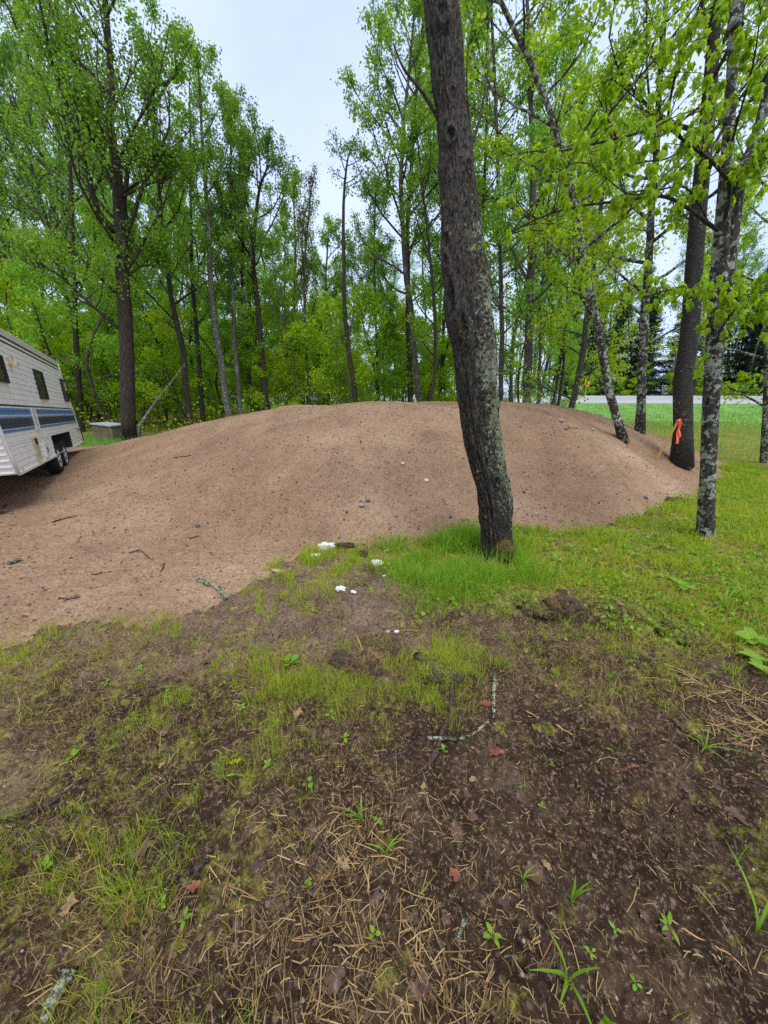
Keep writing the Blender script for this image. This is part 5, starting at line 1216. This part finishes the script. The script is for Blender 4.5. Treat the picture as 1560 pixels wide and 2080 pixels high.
weed('two-leaved seedling at the left above the bottom grass', 92, 1768, .07, 3, 1, 1.2)
weed('small clover-like seedling below the lichened twig', 902, 1528, .04, 3, 0)
weed('seedling above the straw beside the grass blades', 770, 1668, .035, 3, 0)
weed('tiny seedling in the middle of the straw', 760, 1900, .03, 3, 0)
weed('tiny yellow-green seedling on the forked stick', 622, 1800, .035, 5, 0)
weed('leafy seedling left of the bare soil at centre', 673, 1455, .055, 4, 1)
weed('small weed at the left under the dark stick', 150, 1540, .05, 5, 1)
weed('green seedling low at the left by the bottom tufts', 375, 1870, .035, 4, 1)
weed('bright seedling at the left of the straw patch', 330, 1838, .03, 3, 1)
for q, (x, y) in enumerate(((1243, 1178), (1274, 1178), (1327, 1176), (1350, 1176), (1450, 1150), (1180, 1190), (1130, 1140), (1215, 1125), (1475, 1190), (1290, 1130), (1500, 1210), (1420, 1130))):
    weed('round-leaved weed scattered in the short grass at the right', x, y, .085, 3, 2, .9, 'round-leaved weeds in the right grass')
for q, (x, y) in enumerate(((886, 1215), (920, 1225), (966, 1205), (980, 1215), (990, 1225), (1000, 1210), (940, 1180))):
    weed('heart-leaved weed at the near edge of the tall grass', x, y, .075, 3, 0, .9, 'weeds at the edge of the tall grass')
for q, (x, y) in enumerate(((408, 1168), (570, 1215), (640, 1243), (310, 1245), (345, 1400), (455, 1390), (490, 1440), (560, 1470), (700, 1500), (215, 1390), (285, 1360), (545, 1555))):
    weed('tiny green seedling dotted among the left foreground tufts', x, y, .04, 4, 1, .6, 'seedlings among the left tufts')
for q, (x, y) in enumerate(((1180, 1480), (1240, 1525), (1120, 1555), (1060, 1598), (1100, 1640), (1250, 1890), (1200, 1935), (1290, 2000), (1500, 1500), (1085, 1480))):
    weed('tiny seedling dotted over the bare soil at the right', x, y, .026, 3, 1, .6, 'seedlings on the bare right soil')

# tall single grass plants
def grass_plant(label, px, py, h, n, w=.009, lean=.35, group=None, mat='weed'):
    c = hit(px, py); e = empty('grass_plant', c, label, 'grass', group)
    for q in range(n):
        az = rng.uniform(0, 6.28); le = lean * rng.uniform(.4, 1.8); H_ = h * rng.uniform(.6, 1.1); t = np.linspace(0, 1, 9)
        ctr = np.stack([math.cos(az) * le * H_ * t ** 2, math.sin(az) * le * H_ * t ** 2, H_ * (t - .32 * le * t ** 2.2)], -1); s = np.array([-math.sin(az), math.cos(az), 0]); W_ = w * np.sin(np.pi * (.18 + .80 * t)) ** .7
        V = np.stack([ctr - s * W_[:, None] / 2 + [0, 0, .0], ctr + [0, 0, -.1 * w], ctr + s * W_[:, None] / 2], 1).reshape(-1, 3); F = []
        for i in range(8):
            for k in (0, 1): F.append([3 * i + k, 3 * i + k + 1, 3 * i + 4 + k, 3 * i + 3 + k])
        mb = MB(); mb.add(V, F); mb.build('blade', M[mat], e)
grass_plant('tall broad grass plant low in the frame, right of the straw', 1150, 2005, .20, 7, .010, .45)
grass_plant('upright grass plant on the dark soil above the low one', 1160, 1838, .16, 5, .009, .25)
grass_plant('broad grass blade leaning right at the bottom edge', 1225, 2085, .16, 3, .012, .7)
grass_plant('arching grass blades at the right edge', 1535, 1895, .24, 4, .008, .9)
grass_plant('tuft of long narrow blades above the straw', 735, 1675, .16, 9, .006, .4)
grass_plant('pair of green blades growing out of the straw', 783, 1740, .12, 4, .008, .4)
grass_plant('thin tall grass stalk at the far right of the soil', 1490, 1765, .18, 3, .004, .2)
grass_plant('long-bladed tuft in the right-hand grass, left of the big weeds', 1468, 1240, .22, 12, .012, .4)
grass_plant('grass tuft arching over the straw at the right', 1430, 1525, .12, 7, .006, 1.0)
grass_plant('tall tuft in the right-hand grass near the frame edge', 1510, 1230, .2, 10, .010, .4)
grass_plant('thin green tuft on the bare soil right of centre', 1235, 1385, .09, 14, .004, .4)
grass_plant('grass sprig left of the dark oak leaf', 1060, 1790, .08, 5, .005, .5)

# ------------------------------------------------------------------ fallen leaves
def dead_leaf_mesh(seed, mat):
    r = np.random.default_rng(seed); n = 18; a = np.linspace(0, 2 * np.pi, n, endpoint=False); rad = .5 * (1 + .32 * np.cos(a * r.integers(4, 7) + r.uniform(0, 6)) * (.5 + .5 * r.random(n))); P = np.stack([rad * np.cos(a) * .72, rad * np.sin(a), .10 * np.sin(a * 2 + r.uniform(0, 6)) + .07 * r.normal(0, 1, n)], -1)
    I = P * .5; I[:, 2] = .05 * r.normal(0, 1, n); V = np.vstack([P, I, [[0, 0, .03]]]); i = np.arange(n); j = (i + 1) % n
    mb = MB(); mb.add(V, np.stack([i, j, j + n, i + n], -1)); mb.add(np.zeros((0, 3)), np.stack([i + n, j + n, np.full(n, 2 * n)], -1) - mb.n); me = mb.mesh('dead_leaf'); me.materials.append(M[mat]); return me
DL = {m: [dead_leaf_mesh(s + 10 * k, m) for s in range(4)] for k, m in enumerate(('deadleaf', 'redleaf', 'tanleaf', 'yellow_leaf'))}
def fallen(label, px, py, s, mat='deadleaf', group=None, name='dead_leaf', tilt=.2):
    c = hit(px, py); o = link(name, DL[mat][rng.integers(4)], None, c + [0, 0, .008]); o.scale = (s, s * rng.uniform(.8, 1.3), s); o.rotation_euler = (rng.normal(0, tilt), rng.normal(0, tilt), rng.uniform(0, 6.28)); tag(o, label, 'leaf', group)
fallen('bright yellow leaf on the left foreground grass', 474, 1550, .065, 'yellow_leaf', None, 'fallen_leaf', .6)
weed('bright green leaf just below the yellow one', 482, 1577, .06, 2, 3, .6)
fallen('large orange-red dead leaf right of the brown curved stick', 1008, 1530, .065, 'redleaf')
fallen('dark red leaf scrap above the orange-red one', 988, 1432, .06, 'redleaf')
fallen('grey wet oak leaf on the soil right of the straw', 1085, 1778, .08)
fallen('tan dead leaf in the bottom left grass', 140, 1840, .07, 'tanleaf')
fallen('orange-brown leaf fragment in the bottom left soil', 260, 1857, .035, 'redleaf')
fallen('pinkish brown leaf left of the forked stick', 395, 1805, .05, 'redleaf')
fallen('brown-orange leaf beneath the straw at right', 925, 1782, .05, 'redleaf')
fallen('tan leaf left of the middle tufts', 605, 1450, .05, 'tanleaf')
fallen('pale tan leaf beside the black and white twig', 1022, 1366, .05, 'tanleaf')
fallen('dark curled leaf at the right above the lower right soil', 1450, 1598, .06)
fallen('pinkish chip-like leaf in the upper left of the straw', 697, 1752, .045, 'tanleaf')
for x, y in ((640, 1690), (500, 1700), (530, 1760), (600, 1740), (480, 1880), (850, 1990), (845, 2010), (860, 2030), (430, 1880), (220, 1700), (250, 1690), (290, 1720), (960, 1660), (930, 1700), (560, 1840), (1150, 1500), (1210, 1490), (1240, 1475), (1270, 1470), (1290, 1480), (1180, 1460), (1350, 1440), (1380, 1470), (1400, 1430), (905, 1870), (760, 1830), (680, 1990), (300, 1540), (340, 1480), (290, 1440), (360, 1465), (420, 1350), (440, 1470), (320, 1395), (540, 1500), (1440, 1240), (1395, 1240), (1290, 1210), (1350, 1110), (1510, 1140), (1500, 1440), (240, 1980), (1360, 1900), (1310, 1860), (1230, 1690), (1020, 1840), (950, 1620), (1500, 1660)):
    fallen('wet dark dead leaf lying flat on the foreground soil', x + rng.normal(0, 4), y + rng.normal(0, 4), rng.uniform(.035, .07), 'deadleaf', 'wet dark leaves on the soil')
for x, y in ((1150, 1300), (1130, 1395), (960, 1585), (860, 1600), (1110, 1760), (410, 1345), (330, 1555), (160, 1745), (560, 1330), (700, 1280), (1300, 1230), (1460, 1140)):
    fallen('small tan dead leaf dotted on the foreground soil', x, y, rng.uniform(.025, .04), 'tanleaf', 'small tan leaves on the soil')
# crumbled leaf litter too small to pick apart
lb = MB(); q = scatter_poly(ZALL, 12000, rng); q = q[(fbm(q[:, 0] * 2.5, q[:, 1] * 2.5, 441, 3) > .42) & (mound_h(q[:, 0], q[:, 1]) < 0)]
V2, F2 = leaf_quads(np.column_stack([q, surf(q[:, 0], q[:, 1]) + .006]), rng.uniform(.008, .028, len(q)), rng, 0, .8); V2 = V2.reshape(-1, 4, 3); V2[:, :, 2] = V2[:, :1, 2] + (V2[:, :, 2] - V2[:, :1, 2]) * .35; lb.add(V2.reshape(-1, 3), F2)
tag(lb.build('leaf_litter', M['deadleaf'], smooth=False), 'crumbled dark leaf litter over the foreground soil', 'leaf litter', kind='stuff')
